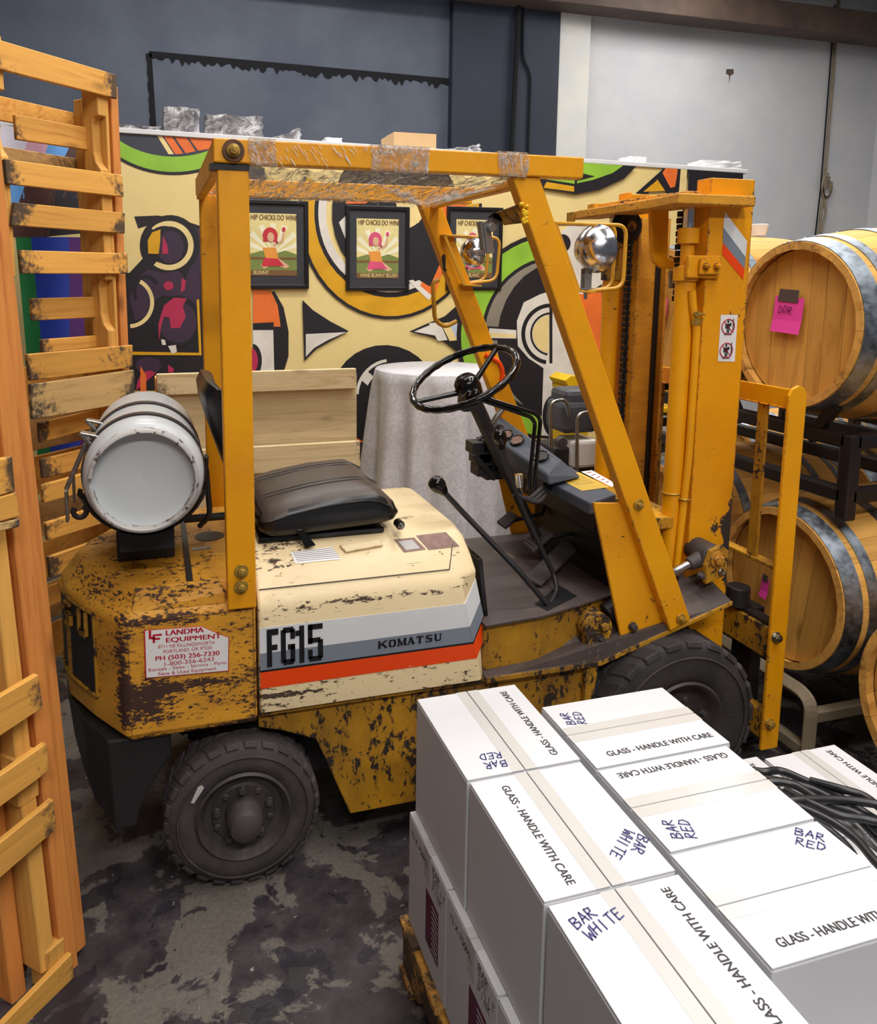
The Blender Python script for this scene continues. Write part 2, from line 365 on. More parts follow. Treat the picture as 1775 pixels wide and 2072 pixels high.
def lettering(txt, o, ux, uy, h, mat, parent, name='lettering', thick=0, xs=1, offset=0, sp=1, lift=.0006, align='LEFT', label=None, bold=0):
    """flat printed text lying on a surface: o = baseline start, ux = reading direction, uy = up of the letters"""
    c=bpy.data.curves.new('t','FONT'); c.body=txt; c.size=1; c.offset=offset; c.space_character=sp; c.align_x=align; c.extrude=0
    t=bpy.data.objects.new('t',c); C.objects.link(t); bpy.context.view_layer.update()
    me=bpy.data.meshes.new_from_object(t.evaluated_get(bpy.context.evaluated_depsgraph_get()))
    bpy.data.objects.remove(t); bpy.data.curves.remove(c)
    ux=Vector(ux).normalized(); uy=Vector(uy).normalized(); nn=ux.cross(uy); k=h/.73
    off=Vector(parent.get('_o',(0,0,0)))
    for v in me.vertices:
        v.co = Vector(o)+ux*(v.co.x*k*xs)+uy*(v.co.y*k)+nn*lift-off
    if bold:
        vv=[v.co.copy() for v in me.vertices]; ff=[list(p.vertices) for p in me.polygons]; N_=len(vv); V=[];Fc=[]
        for q_,s_ in enumerate((-1,-.33,.33,1)):
            V+=[v+ux*s_*bold*h+nn*.00002*q_ for v in vv]; Fc+=[[i+N_*q_ for i in f] for f in ff]
        me=bpy.data.meshes.new(name); me.from_pydata(V,[],Fc)
    me.materials.clear(); me.materials.append(mat); me.name=name
    ob=bpy.data.objects.new(name,me); C.objects.link(ob); ob.parent=parent; ob['_o']=tuple(off)
    if label: ob['label']=label
    return ob
GL={'B':[[(0,0),(0,1),(.5,.95),(.55,.7),(.1,.55),(.6,.4),(.55,.1),(0,0)]],'A':[[(0,0),(.35,1),(.6,0)],[(.1,.35),(.6,.42)]],
'R':[[(0,0),(.05,1),(.5,.9),(.45,.6),(.05,.5),(.65,-.05)]],'E':[[(.6,.95),(.05,1),(0,0),(.6,.05)],[(.03,.52),(.45,.55)]],
'D':[[(0,0),(.05,1),(.5,.8),(.6,.4),(.35,.05),(0,0)]],'W':[[(0,1),(.15,0),(.35,.6),(.55,0),(.7,1)]],'H':[[(0,0),(.05,1)],[(.5,0),(.55,1)],[(.03,.5),(.52,.55)]],
'I':[[(.2,0),(.22,1)]],'T':[[(0,.97),(.65,1)],[(.3,1),(.28,0)]],'S':[[(.5,.9),(.2,1),(.05,.75),(.45,.4),(.4,.05),(0,.1)]],'P':[[(0,0),(.05,1),(.5,.9),(.45,.55),(.03,.5)]],
'L':[[(0,1),(0,0),(.5,.03)]],'F':[[(.5,1),(.03,1),(0,0)],[(.02,.5),(.4,.52)]],'N':[[(0,0),(.03,1),(.5,0),(.55,1)]],'K':[[(0,0),(.03,1)],[(.5,1),(.04,.45),(.55,0)]]}
def handwriting(lines, o, ux, h, w, mat, parent, nrm=(0,0,1), name='handwriting', sp=.85, lead=1.35):
    n=Vector(nrm).normalized(); ux=Vector(ux).normalized(); uy=n.cross(ux); m=MB(); rr=random.Random(len(lines[0])*7+int(abs(Vector(o).x)*100))
    for li,ln in enumerate(lines):
        x=0
        for ch in ln:
            if ch==' ': x+=.6; continue
            jy=rr.uniform(-.1,.1)
            for st in GL[ch]:
                P=[Vector(o)+ux*((x+a+ (b*.12))*h)+uy*((b+jy-li*lead)*h)+n*.0007 for a,b in st]
                for p,q in zip(P,P[1:]):
                    d=(q-p).normalized(); s_=n.cross(d)*w/2; p2=p-d*w*.3; q2=q+d*w*.3
                    m.face([p2-s_,q2-s_,q2+s_,p2+s_])
            x+=sp
    return m.build(name, mat, parent)
# ------------------------------------------------------------------ structure
MUR = 5.0      # front face of the painted partition
WB = 8.2       # rear wall of the warehouse
m=MB(); m.box(-4,9,-2.5,WB,-.1,0); struct(m.build('floor', floor_mat))
def wx(px,py=150): return at(px,py,y=WB).x
xs_ = [-4, wx(960), wx(1121), wx(1183), 9]
w=MB(); w.box(-4,xs_[1],WB,WB+.2,0,5.6); wb=struct(w.build('wall_back', wall_dark))
w=MB(); w.box(xs_[1]-.3,xs_[2],WB-.12,WB,0,5.6); o=w.build('pilaster', wall_navy, wb, bevel=.01)
w=MB(); w.box(xs_[2],xs_[3],WB-.10,WB+.2,0,5.6); w.build('pilaster', wall_cream, wb, bevel=.005)
w=MB(); w.box(xs_[3],9,WB,WB+.2,0,5.6); w.build('wall_panel', wall_white, wb)
w=MB(); w.box(-4,9,-2.5,WB+.2,5.6,5.7); struct(w.build('ceiling', ceil_mat))
w=MB(); w.box(9,9.15,-2.5,WB,0,5.6); struct(w.build('wall_right', wall_white))
w=MB(); w.box(-4.15,-4,-2.5,WB,0,5.6); struct(w.build('wall_left', wall_dark))
# brown box standing in for the shadow band across the rear wall's top
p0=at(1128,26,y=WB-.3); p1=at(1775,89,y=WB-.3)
w=MB(); w.box(-4,9,WB-.42,WB-.12,p0.z+.07,p0.z+.36); struct(w.build('shadow_band_1', shadow_chip_mat, bevel=.01))
# crack-like black mortar line around the painted-over opening
tr=MB(); rr=random.Random(3)
A=at(302,108,y=WB-.01); B=at(962,168,y=WB-.01); z0=2.4
def strip(a,b,w_,n,jag):
    top=[];bot=[]
    for k in range(n+1):
        p=a.lerp(b,k/n); d=(b-a).normalized(); q=Vector((-d.z,0,d.x))
        top.append(p+q*w_*.5); bot.append(p-q*(w_*.5+rr.random()**2*jag))
    tr.grid([[p for p in top],[p for p in bot],[p+Vector((0,.02,0)) for p in bot],[p+Vector((0,.02,0)) for p in top]], closev=True)
strip(A,B,.045,110,.07); strip(A,Vector((A.x+.04,A.y,z0)),.045,30,.03); strip(B,Vector((B.x-.02,B.y,z0)),.03,20,.01)
tr.build('mortar_line', dark_paint, wb)
j=MB(); j.tube([at(1052,-30,y=WB-.17),at(1034,330,y=WB-.17)],.03,8); j.build('conduit', dark_paint, wb, smooth=60)
pp=[at(1060,-30,y=WB-.14),at(1058,118,y=WB-.14),at(1074,150,y=WB-.14),at(1068,330,y=WB-.14)]
j=MB(); j.tube(rounded(pp,.1),.013,6); j.build('conduit', dark_paint, wb, smooth=60)
j=MB(); j.tube([at(1192,-30,y=WB-.04),at(1184,258,y=WB-.04)],.026,8); j.build('conduit', pipe_white, wb, smooth=60)
j=MB(); j.tube([at(1178,255,y=WB-.05),at(1175,340,y=WB-.05)],.032,8); j.build('conduit', pipe_white, wb, smooth=60)
j=MB(); j.tube([at(1699,-10,y=WB-.02),at(1666,400,y=WB-.02),at(1650,520,y=WB-.02)],.018,6); j.build('conduit', rack_tan, wb, smooth=60)
j=MB(); j.tube([at(1690,10,y=WB-.02),at(1661,380,y=WB-.02),at(1645,520,y=WB-.02)],.009,6); j.build('conduit', dark_paint, wb, smooth=60)
j=MB()
for k in range(5):
    j.tube(arc(at(1673,388,y=WB-.06)+Vector((0,0,.02*k)),.07+.01*k,20*k,300+20*k,12,(.7,0,0),(0,0,1.3)),.012,6)
j.tube([at(1668,400,y=WB-.05),at(1672,425,y=WB-.05),at(1662,470,y=WB-.05)],.014,6)
tag(j.build('cable_coil', rack_tan, smooth=60),'small coil of cord hung high on the white rear wall','cord')
j=MB(); q=at(1477,146,y=WB-.004)
j.prism([q+Vector((a,0,b)) for a,b in ((-.05,.03),(.05,.04),(.06,-.01),(.01,-.04),(-.05,-.02))],(0,.003,0)); j.prism([q+Vector((a,0,b)) for a,b in ((-.005,-.03),(.012,-.03),(.002,-.13))],(0,.003,0)); j.build('paint_chip', shadow_chip_mat, wb)

# painted partition
ztop=at(252,270,y=MUR).z; xR=at(1500,350,y=MUR).x; xL=at(252,270,y=MUR).x
SLO=(ztop-at(1500,351,y=MUR).z)/(xR-xL)
def zt(x): return ztop-SLO*(x-xL)   # the top edge is not quite level
par=MB(); par.prism([(-2.6,MUR,0),(xR,MUR,0),(xR,MUR,zt(xR)),(-2.6,MUR,zt(-2.6))],(0,.12,0)); pw=par.build('wall_partition', None or plain('mural_cream',(238,214,146),.55,var=.03)); struct(pw)
cap=MB(); cap.prism([(-2.6,MUR-.015,zt(-2.6)),(xR+.05,MUR-.015,zt(xR+.05)),(xR+.05,MUR-.015,zt(xR+.05)+.03),(-2.6,MUR-.015,zt(-2.6)+.03)],(0,2.2,0)); cap.build('ledge', ledge_white, pw, bevel=.004)
par=MB(); par.box(xR-.1,xR,MUR+.12,MUR+2.15,0,zt(xR)); par.build('return_wall', wall_white, pw)
cols={'k':plain('mural_black',(30,27,34),.5),'g':plain('mural_green',(146,196,58),.5),'o':plain('mural_orange',(238,116,46),.5),'y':plain('mural_yellow',(222,164,22),.5),
'p':plain('mural_purple',(62,44,66),.5),'r':plain('mural_magenta',(186,44,84),.5),'w':plain('mural_white',(228,222,212),.5),'c':plain('mural_cream2',(240,216,150),.5),
's':plain('mural_stone',(140,132,118),.5),'b':plain('mural_slate',(58,60,72),.5),'i':plain('mural_ice',(188,200,216),.5)}
keys=list(cols); mu=MB(); lay=[0]
def shp(col, pts, dz=None):
    lay[0]+=1; y=MUR-.0012-.00022*lay[0]; mu.k=keys.index(col)
    P=[at(px,py,y=y) for px,py in pts]
    for p in P: p.x=min(p.x,xR-.001); p.z=min(p.z,zt(p.x)-.001)
    mu.face(P)
def ell(cx,cy,rx,ry,a0=0,a1=360,n=30): return [(cx+rx*math.cos(math.radians(a0+(a1-a0)*k/(n-1))),cy+ry*math.sin(math.radians(a0+(a1-a0)*k/(n-1)))) for k in range(n)]
def ring(col,cx,cy,rx,ry,ix,iy,a0,a1,n=26):
    """annular sector as quads on one layer"""
    lay[0]+=1; y=MUR-.0012-.00022*lay[0]; mu.k=keys.index(col)
    o_=ell(cx,cy,rx,ry,a0,a1,n); i_=ell(cx,cy,ix,iy,a0,a1,n)
    for k in range(n-1):
        P=[at(*q,y=y) for q in (o_[k],o_[k+1],i_[k+1],i_[k])]
        for p in P: p.z=min(p.z,zt(p.x)-.001)
        mu.face(P)
# top left: slate band, orange bars, green arc
shp('b',[(160,262),(470,285),(470,300),(400,312),(350,319),(300,314),(250,303),(160,280)])
shp('c',[(318,272),(328,273),(352,312),(341,312)]); shp('o',[(331,273),(348,275),(371,311),(355,312)]); shp('o',[(353,275),(378,277),(396,306),(376,310)]); shp('o',[(382,277),(470,284),(470,296),(418,302),(401,305)])
ring('g',352,180,190,168,170,137,35,150); ring('k',352,180,196,174,190,168,35,150)
# purple / black field with the eye
shp('k',[(272,438),(320,436),(365,444),(420,462),(470,480),(470,790),(150,790),(150,560),(262,552),(292,520),(302,490),(306,468),(298,456),(280,462)])
shp('p',[(360,452),(404,464),(408,560),(404,622),(380,628),(352,610),(378,560),(392,520),(388,480)])
shp('k',ell(344,496,61,61)); ring('c',342,497,50,50,39,39,-135,128); shp('k',ell(333,495,38,38)); shp('p',ell(345,500,27,33))
shp('y',[(325,464),(308,470),(299,486),(300,513),(321,514),(324,490)]); shp('r',[(330,478),(338,494),(341,513),(328,514)])
shp('p',[(300,545),(330,552),(360,548),(372,560),(374,590),(360,604),(330,598),(306,612),(296,640),(272,650),(262,600),(280,560)])
ring('k',296,590,28,34,20,26,150,330); shp('r',ell(341,578,10,9)); shp('r',[(368,562),(376,568),(374,586),(366,592)])
ring('c',262,612,50,52,42,44,-62,88); shp('k',ell(358,650,50,52)); shp('p',ell(360,652,38,42))
shp('r',[(322,690),(321,655),(332,618),(352,602),(378,604),(370,620),(376,640),(364,664),(346,664),(343,642),(332,640),(326,660)])
shp('y',[(398,606),(403,606),(408,718),(403,716)]); shp('y',[(240,711),(408,714),(408,719),(240,718)])
shp('w',[(326,686),(334,688),(336,698),(328,698)]); shp('w',[(340,700),(356,698),(358,712),(348,716)])
shp('p',ell(300,740,26,18)); shp('r',[(340,738),(352,746),(350,756),(340,752)]); shp('r',ell(302,790,26,40,180,300)); shp('o',[(284,740),(296,760),(296,800),(284,800)])
shp('p',ell(440,560,34,80)); shp('r',ell(436,700,20,40))
# behind the seat post
shp('k',[(512,590),(556,590),(574,622),(584,670),(584,720),(572,760),(512,760)]); shp('o',[(512,586),(548,588),(562,618),(568,661),(554,661),(554,652),(512,654)]); shp('w',[(512,668),(553,668),(555,750),(512,750)]); shp('k',ell(512,730,18,34,-90,90))
shp('r',ell(508,730,14,26,-90,90)); shp('b',[(500,330),(535,340),(545,404),(500,404)]); shp('k',[(546,380),(580,380),(590,404),(546,404)])
# the big yellow arc
shp('k',[(640,560),(700,640),(640,560)]) if False else None
ring('k',790,430,186,216,165,190,-5,200); ring('y',790,430,180,210,150,166,-5,200)
ring('k',790,430,154,172,146,162,-5,200); ring('w',790,430,146,162,130,146,20,200); shp('k',ell(800,430,128,148)); shp('c',[(800,400),(860,400),(850,450),(812,470)]); shp('o',[(700,395),(760,395),(740,412),(700,412)]); shp('w',[(686,450),(700,436),(712,478),(700,486)])
shp('o',[(862,470),(905,380),(960,380),(930,450),(905,520),(880,600),(850,580),(866,540)]); shp('k',[(826,470),(850,446),(880,480),(892,530),(870,580),(838,560)]); shp('c',[(840,410),(872,402),(862,430),(846,452),(836,440)])
shp('w',[(826,568),(836,566),(874,598),(868,608)])
shp('k',[(612,607),(634,628),(668,650),(706,670),(672,688),(640,706),(616,730)]); shp('w',[(619,676),(660,674),(701,672),(664,688),(636,704),(619,722)])
# lower disc
shp('o',[(716,800),(760,800),(760,960),(700,960),(700,900)]); shp('k',ell(778,800,106,102)); ring('w',792,800,72,74,66,68,182,262); ring('w',800,804,52,54,46,48,180,262); shp('w',[(730,768),(742,750),(756,762),(744,780)])
shp('k',[(700,900),(760,890),(760,960),(700,960)])
# spear
shp('k',[(828,671),(862,656),(900,640),(925,618),(945,640),(952,720),(926,712),(900,692),(868,680)])
shp('c',[(926,700),(946,690),(950,745),(932,738)])
for a in ((838,671,884,652,886,680),): shp('w',[(a[0],a[1]),(a[2],a[3]),(a[4],a[5])])
for k,(x0,c_) in enumerate(((868,'w'),(892,'c'),(908,'i'),(924,'w'))): shp(c_,[(x0,654),(x0+22,652),(x0+38,688),(x0+18,690)])
shp('k',[(955,640),(985,642),(1012,694),(972,694)]); shp('i',[(958,646),(982,648),(1004,690),(978,690)]); shp('k',[(976,664),(990,664),(996,672),(980,672)])
# green target right of the spear
ring('k',1130,682,206,214,196,204,95,262); ring('g',1130,682,197,205,154,162,95,262); ring('k',1130,682,156,164,148,156,95,262); ring('s',1130,682,149,157,122,130,95,262); shp('k',ell(1130,690,124,158))
shp('k',[(986,660),(1048,664),(1048,690),(986,688)]); shp('w',[(990,664),(1045,668),(1045,685),(990,684)]); shp('c',[(992,673),(1044,677),(1044,683),(992,682)])
shp('w',[(1060,612),(1092,596),(1125,585),(1150,600),(1170,640),(1172,740),(1190,800),(1200,850),(1170,885),(1095,888),(1100,745),(1070,725),(1048,700),(1046,650)])
shp('w',[(1120,480),(1160,450),(1200,455),(1230,480),(1240,560),(1180,600),(1128,560)]); shp('k',ell(1140,492,15,18))
ring('k',1115,676,60,62,52,54,100,275); ring('w',1115,676,52,54,42,44,100,275); ring('k',1115,676,42,44,38,40,100,275); shp('c',ell(1114,676,36,38,95,265)); shp('k',[(1112,622),(1118,622),(1118,735),(1112,735)])
shp('k',ell(1131,777,13,13)); shp('k',ell(1142,650,12,14))
shp('k',[(1180,640),(1176,700),(1186,750),(1200,790),(1190,850),(1200,850),(1214,800),(1206,700),(1196,640)]); shp('o',[(1168,596),(1218,590),(1218,800),(1196,800),(1184,720),(1176,660)])
shp('k',ell(1120,842,22,42)); shp('r',ell(1122,842,16,33)); shp('c',[(1090,884),(1200,884),(1200,960),(1000,960)]); shp('k',[(1080,880),(1200,888),(1200,893),(1080,886)])
# top right
shp('k',[(1288,333),(1263,361),(1214,384),(1165,393),(1100,382),(1070,366),(1070,350),(1120,330),(1262,329)]); shp('g',[(1262,328),(1240,350),(1200,364),(1163,372),(1100,362),(1080,350),(1120,322)]); shp('k',[(1170,350),(1202,356),(1170,364)]); shp('k',[(1163,362),(1168,362),(1168,392),(1163,392)]); shp('y',[(1106,368),(1162,377),(1162,388),(1100,380)])
shp('k',[(1168,348),(1204,357),(1168,366)])
shp('k',[(1286,392),(1344,338),(1396,338),(1380,392),(1350,392),(1330,362),(1312,392)]); shp('y',[(1302,388),(1331,364),(1346,386)]); shp('o',[(1347,340),(1373,340),(1366,378),(1357,380),(1341,350)]); shp('c',[(1378,340),(1391,340),(1388,392),(1374,392)]); shp('k',[(1394,338),(1520,342),(1520,430),(1392,430)]); shp('k',[(1372,338),(1377,338),(1372,392),(1366,392)])
mo=mu.build('mural_paint', [cols[k] for k in keys], pw)

# framed posters on the partition
green_p=plain('poster_green',(120,134,66),.6); cream_p=plain('poster_cream',(232,216,148),.6); skin=plain('poster_skin',(222,176,140),.6); hairr=plain('poster_red_hair',(200,44,60),.6); hairp=plain('poster_pink_hair',(216,80,120),.6); dress=plain('poster_orange_dress',(226,150,58),.6); brown_p=plain('poster_brown',(120,84,48),.6); ray=plain('poster_ray',(244,238,206),.6)
mat_card=plain('mat_card',(52,52,58),.7); frame_m=worn('frame_black',(22,20,24),(14,12,14),(70,66,70),.66,rough=.35)
def poster(x0,x1,y0,y1,lab,hair,foot,tilt=0):
    cx,cy=(x0+x1)/2,(y0+y1)/2; c0=at(cx,cy,y=MUR); w=(at(x1,cy,y=MUR)-at(x0,cy,y=MUR)).x; h=(at(cx,y0,y=MUR)-at(cx,y1,y=MUR)).z
    c0.y=MUR-.03-.0; t=thing('framed_poster',lab,'picture frame',(c0.x,MUR-.012,c0.z),'framed posters on the mural'); t['_o']=tuple(c0)
    R=lambda a,b,d=0: c0+Vector((a*w/2*math.cos(tilt)-b*h/2*math.sin(tilt), d, b*h/2*math.cos(tilt)+a*w/2*math.sin(tilt)))
    t.location=c0
    fr=MB(); f_=.88; g_=1-(1-f_)*w/h
    for q in (((-1,1),(1,1),(f_,g_),(-f_,g_)),((1,1),(1,-1),(f_,-g_),(f_,g_)),((1,-1),(-1,-1),(-f_,-g_),(f_,-g_)),((-1,-1),(-1,1),(-f_,g_),(-f_,-g_))):
        fr.prism([R(*k) for k in q],(0,.028,0))
    fr.build('frame',frame_m,t,bevel=.004)
    b=MB(); b.prism([R(a*f_,e*g_,.012) for a,e in ((-1,-1),(1,-1),(1,1),(-1,1))],(0,.012,0)); b.build('mat_board',mat_card,t)
    pr=MB(); sx,sy=.66,.70
    def S(k,pts,d): pr.k=k; pr.face([R(a*sx,e*sy,.0115-d*.0006) for a,e in pts])
    S(0,[(-1,-1),(1,-1),(1,1),(-1,1)],0)
    for k in range(7):
        a0=math.radians(12+k*24); a1=a0+.2
        S(7,[(0,-.3),(1.25*math.cos(a0) if abs(math.cos(a0))*1.25<1 else math.copysign(1,math.cos(a0)), -.3+1.0*math.sin(a0)),(max(-1,min(1,1.25*math.cos(a1))),-.3+1.0*math.sin(a1))],1)
    S(1,[(-1,-1),(1,-1),(1,-.3),(.5,-.18),(0,-.3),(-.5,-.2),(-1,-.3)],2); S(6,[(-1,-1),(1,-1),(1,-.82),(-1,-.82)],3)
    S(6,[(-1,-.4),(1,-.4),(1,-.48),(-1,-.48)],3)
    S(2,[(-.55,-.68),(-.1,-.4),(.2,-.42),(.7,-.7),(.5,-.76),(0,-.62),(-.4,-.78)],4); S(4,[(-.45,-.1),(.1,-.08),(.25,-.5),(-.3,-.55)],5)
    S(2,[(.0,-.05),(.45,.1),(.5,.42),(.42,.42),(.34,.14),(.0,.05)],4); S(3,[(-.42,.1)]+[(-.12+.32*math.cos(math.radians(q)),.3+.26*math.sin(math.radians(q))) for q in range(200,-50,-25)]+[(.2,.0),(.1,.1)],4)
    S(2,[(-.1+.15*math.cos(math.radians(q)),.24+.16*math.sin(math.radians(q))) for q in range(0,360,30)],6); S(5,[(-.4,-.42),(.2,-.45),(.45,-.68),(-.5,-.7)],6)
    S(3,[(.46+.08*math.cos(math.radians(q)),.5+.08*math.sin(math.radians(q))) for q in range(0,360,40)],6)
    pb=pr.build('print',[cream_p,green_p,skin,hair,dress,hair,brown_p,ray],t)
    W=w*sx; tl=R(-sx*.93,sy*.80,.0085)
    lettering('HIP CHICKS DO WINE',tl,(1,0,0),(0,0,1),h*sy*.085,brown_p,pb,xs=W*.93/(9.35*h*sy*.085/.73),lift=.001,bold=.02)
    lettering(foot,R(-sx*.85,-sy*.96,.0085),(1,0,0),(0,0,1),h*sy*.065,cream_p,pb,xs=W*.85/(16*.56*h*sy*.065/.73),lift=.001)
    k=MB(); k.tube([R(0,1,.01),R(0,1.06,.02)],.003,5); k.build('hanger',steel,t)
poster(480,624,406,585,'black framed poster of a red-haired seated woman beside the rear roof post',hairr,'BUNNY',.0)
poster(699,827,418,589,'black framed poster of a pink-haired seated woman at the middle of the mural',hairp,'WINE BUNNY BLUSH',.0)
poster(902,1014,420,588,'black framed poster behind the small far headlight and the front post',hairp,'WINE BLANC',.0)

# things on top of the partition
def lump(px0,px1,py0,py1,lab,cat,mat,name='wrapped_block',dy=.25,depth=.22,jit=.012,grp=None,n=5,slant=0):
    y=MUR+dy; a=at(px0,py1,y=y); b=at(px1,py1,y=y); h=at(px0,py0,y=y).z-at(px0,py1,y=y).z
    r=random.Random(px0); g=MB(); w_=b.x-a.x; z0=zt(a.x)+.03; h=at(px0,py0,y=y).z-z0
    g.box(0,w_,0,depth,0,h)
    o=g.build(name,mat,loc=(0,0,0)); 
    import bmesh
    bm=bmesh.new(); bm.from_mesh(o.data); bmesh.ops.subdivide_edges(bm,edges=bm.edges,cuts=n,use_grid_fill=True)
    for v in bm.verts:
        if v.co.z>.002: v.co.z*= 1-slant*(1-v.co.x/w_); v.co+=Vector((r.uniform(-1,1),r.uniform(-1,1),r.uniform(-1,0)))*jit
    bm.to_mesh(o.data); bm.free(); o.location=(a.x,y,z0); tag(o,lab,cat,grp); return o
lump(232,325,248,266,'low grey block in plastic wrap at the left end of the ledge','block',wrap_mat,grp='wrapped blocks on the ledge',depth=.3)
lump(331,403,213,270,'tall grey block in plastic wrap standing on the ledge','block',wrap_mat,grp='wrapped blocks on the ledge',depth=.25)
lump(418,531,228,273,'wide grey moulded block in plastic wrap on the ledge','block',wrap_mat,grp='wrapped blocks on the ledge',depth=.25)
lump(538,608,254,285,'small slanting grey block in plastic wrap on the ledge','block',wrap_mat,grp='wrapped blocks on the ledge',depth=.2,slant=.7)
lump(660,692,277,290,'small white block alone on the ledge above the roof rail','block',ledge_white,depth=.12,jit=.004)
lump(893,972,284,304,'crumpled clear plastic bag beside the cardboard box on the ledge','bag',wrap_mat,name='plastic_bag',depth=.2,slant=.6,jit=.02)
lump(1275,1308,315,328,'small white carton on the ledge right of the roof end','carton',ledge_white,name='carton',depth=.15,jit=.003)
lump(1425,1502,322,344,'flat white carton at the right end of the ledge','carton',ledge_white,name='carton',depth=.2,jit=.008)
a=at(797,302,y=MUR+.3); b=at(883,302,y=MUR+.3); t=thing('cardboard_box','brown cardboard box on the ledge behind the roof rail','box',(a.x,MUR+.3,zt(a.x)+.03)); ztb=zt(a.x)
g=MB(); hh=at(840,269,y=MUR+.3).z-ztb-.03; g.box(a.x,b.x,MUR+.3,MUR+.62,ztb+.03,ztb+.03+hh); body=g.build('carton_body',cardboard,t,bevel=.003)
g=MB(); g.box(a.x-.002,b.x+.002,MUR+.43,MUR+.48,ztb+.03+hh-.001,ztb+.03+hh+.001); g.build('tape',tape_mat,t)

# bar table with cloth
tc=Vector((at(884,750,y=4.3).x,4.3,0)); tz=1.165; R0=.36
t=thing('bar_table','round bar-height table under the pale damask cloth','table',(tc.x,tc.y,0))
g=MB(); g.disc((tc.x,tc.y,tz-.03),(0,0,1),R0-.01,.022,40); g.build('tabletop',rack_tan,t)
g=MB(); g.tube([(tc.x,tc.y,.02),(tc.x,tc.y,tz-.03)],.03,12); g.build('pole',rack_black,t,smooth=60)
g=MB(); g.lathe([(0,0.001),(0,.26),(.02,.25),(.04,.04),(.04,.001)],(tc.x,tc.y,0),(0,0,1),32); g.build('base',rack_black,t,smooth=50)
rows=[]; N=144
for k in range(26):
    row=[]
    for i in range(N):
        a=2*PI*i/N; wob=math.sin(a*11+.5)*.5+math.sin(a*17+2)*.3+math.sin(a*7+1)*.35
        if k<5: r=R0*k/4+.0005; z=tz+.001
        else:
            f=(k-5)/20; r=R0+.006+.03*f+wob*.075*f**.6+.05*f; z=tz-.004-(tz-.03)*f+.02*math.sin(a*5)*f
            if f>.93: r+=.03*math.sin(a*9)
        row.append((tc.x+r*math.cos(a),tc.y+r*math.sin(a),max(.012,z)))
    rows.append(row)
g=MB(); g.grid(rows,closeu=True); tag(g.build('tablecloth',cloth_mat,smooth=60),'pale grey damask cloth hanging to the floor over the bar table','tablecloth')

# pallet on edge behind the seat
y=3.55; t=thing('wooden_pallet','pale wooden pallet standing on edge behind the truck seat','pallet',(at(520,900,y=y).x,y,0))
def brd(n,px0,py0,px1,py1,yy,th,mat,par):
    a=at(px0,py0,y=yy); b=at(px1,py1,y=yy); g=MB(); g.box(min(a.x,b.x),max(a.x,b.x),yy,yy+th,min(a.z,b.z),max(a.z,b.z)); return g.build(n,mat,par,bevel=.003,seg=1)
brd('board',316,757,721,786,y,.022,pine_pale,t); brd('board',320,915,729,945,y-.02,.022,pine_pale,t)
g=MB(); a=at(320,790,y=y+.03); b=at(722,990,y=y+.03); g.box(a.x,b.x,y+.03,y+.05,.02,a.z+.05); g.build('panel',pine_pale,t,bevel=.003)
for px in (322,520,716):
    a=at(px,757,y=y+.02); g=MB(); g.box(a.x-.02,a.x+.02,y+.051,y+.14,0,a.z-.02); g.build('stringer',pine_z,t,bevel=.003)
brd('board',318,1000,722,1030,y,.022,pine_pale,t)
# ------------------------------------------------------------------ the truck
YN, YM, YF = 2.0, 2.40, 2.80
T=thing('forklift','worn yellow and cream forklift truck parked before the mural','forklift',(.7,YM,0))
def q(n,pts,ext,mat,bevel=.004,par=None,seg=2,**k):
    g=MB(); g.prism(pts,ext); return g.build(n,mat,par or T,bevel=bevel,seg=seg,**k)
def bolt(p,ax,r=.014,par=None,mat=None,wash=.022):
    p=Vector(p); ax=Vector(ax).normalized(); g=MB()
    g.disc(p,ax,wash,.005,20); g.lathe([(.005,r),(.018,r*.96),(.019,r*.8)],p,ax,6,caps=True); g.lathe([(.019,r*.45),(.021,r*.4)],p,ax,10,caps=True)
    return g.build('bolt',mat or brass,par or T,bevel=.0008,seg=1)
# counterweight: plan outline rounds off at the rear
def plan(inset,front=.232):
    P=[(front,YN+inset)]
    for x,y in ((-.11,YN),(-.20,YN+.135),(-.275,YN+.27),(-.30,YM)): 
        P.append((x+inset*1.0,y+inset*.8 if y<YM else y))
    P += [(x,2*YM-y) for x,y in P[:-1]][::-1]
    return P
g=MB(); rows=[[(x,y,z) for x,y in plan(i)] for i,z in ((.012,.478),(0,.50),(0,.815),(.055,.885))]
g.grid(rows,closeu=True,caps=True); cw=g.build('counterweight',yellow_old,T,bevel=.012,seg=3)
q('side_panel',[(-.10,YN-.001,.50),(.225,YN-.001,.50),(.225,YN-.001,.815),(-.10,YN-.001,.815)],(0,.004,0),yellow_old,.001)
# lip beside the roof post
q('lifting_lip',[(-.09,YN+.012,.83),(.155,YN+.012,.83),(.155,YN+.012,.865),(.14,YN+.03,.89),(-.075,YN+.03,.893)],(0,.02,0),yellow_old,.004)
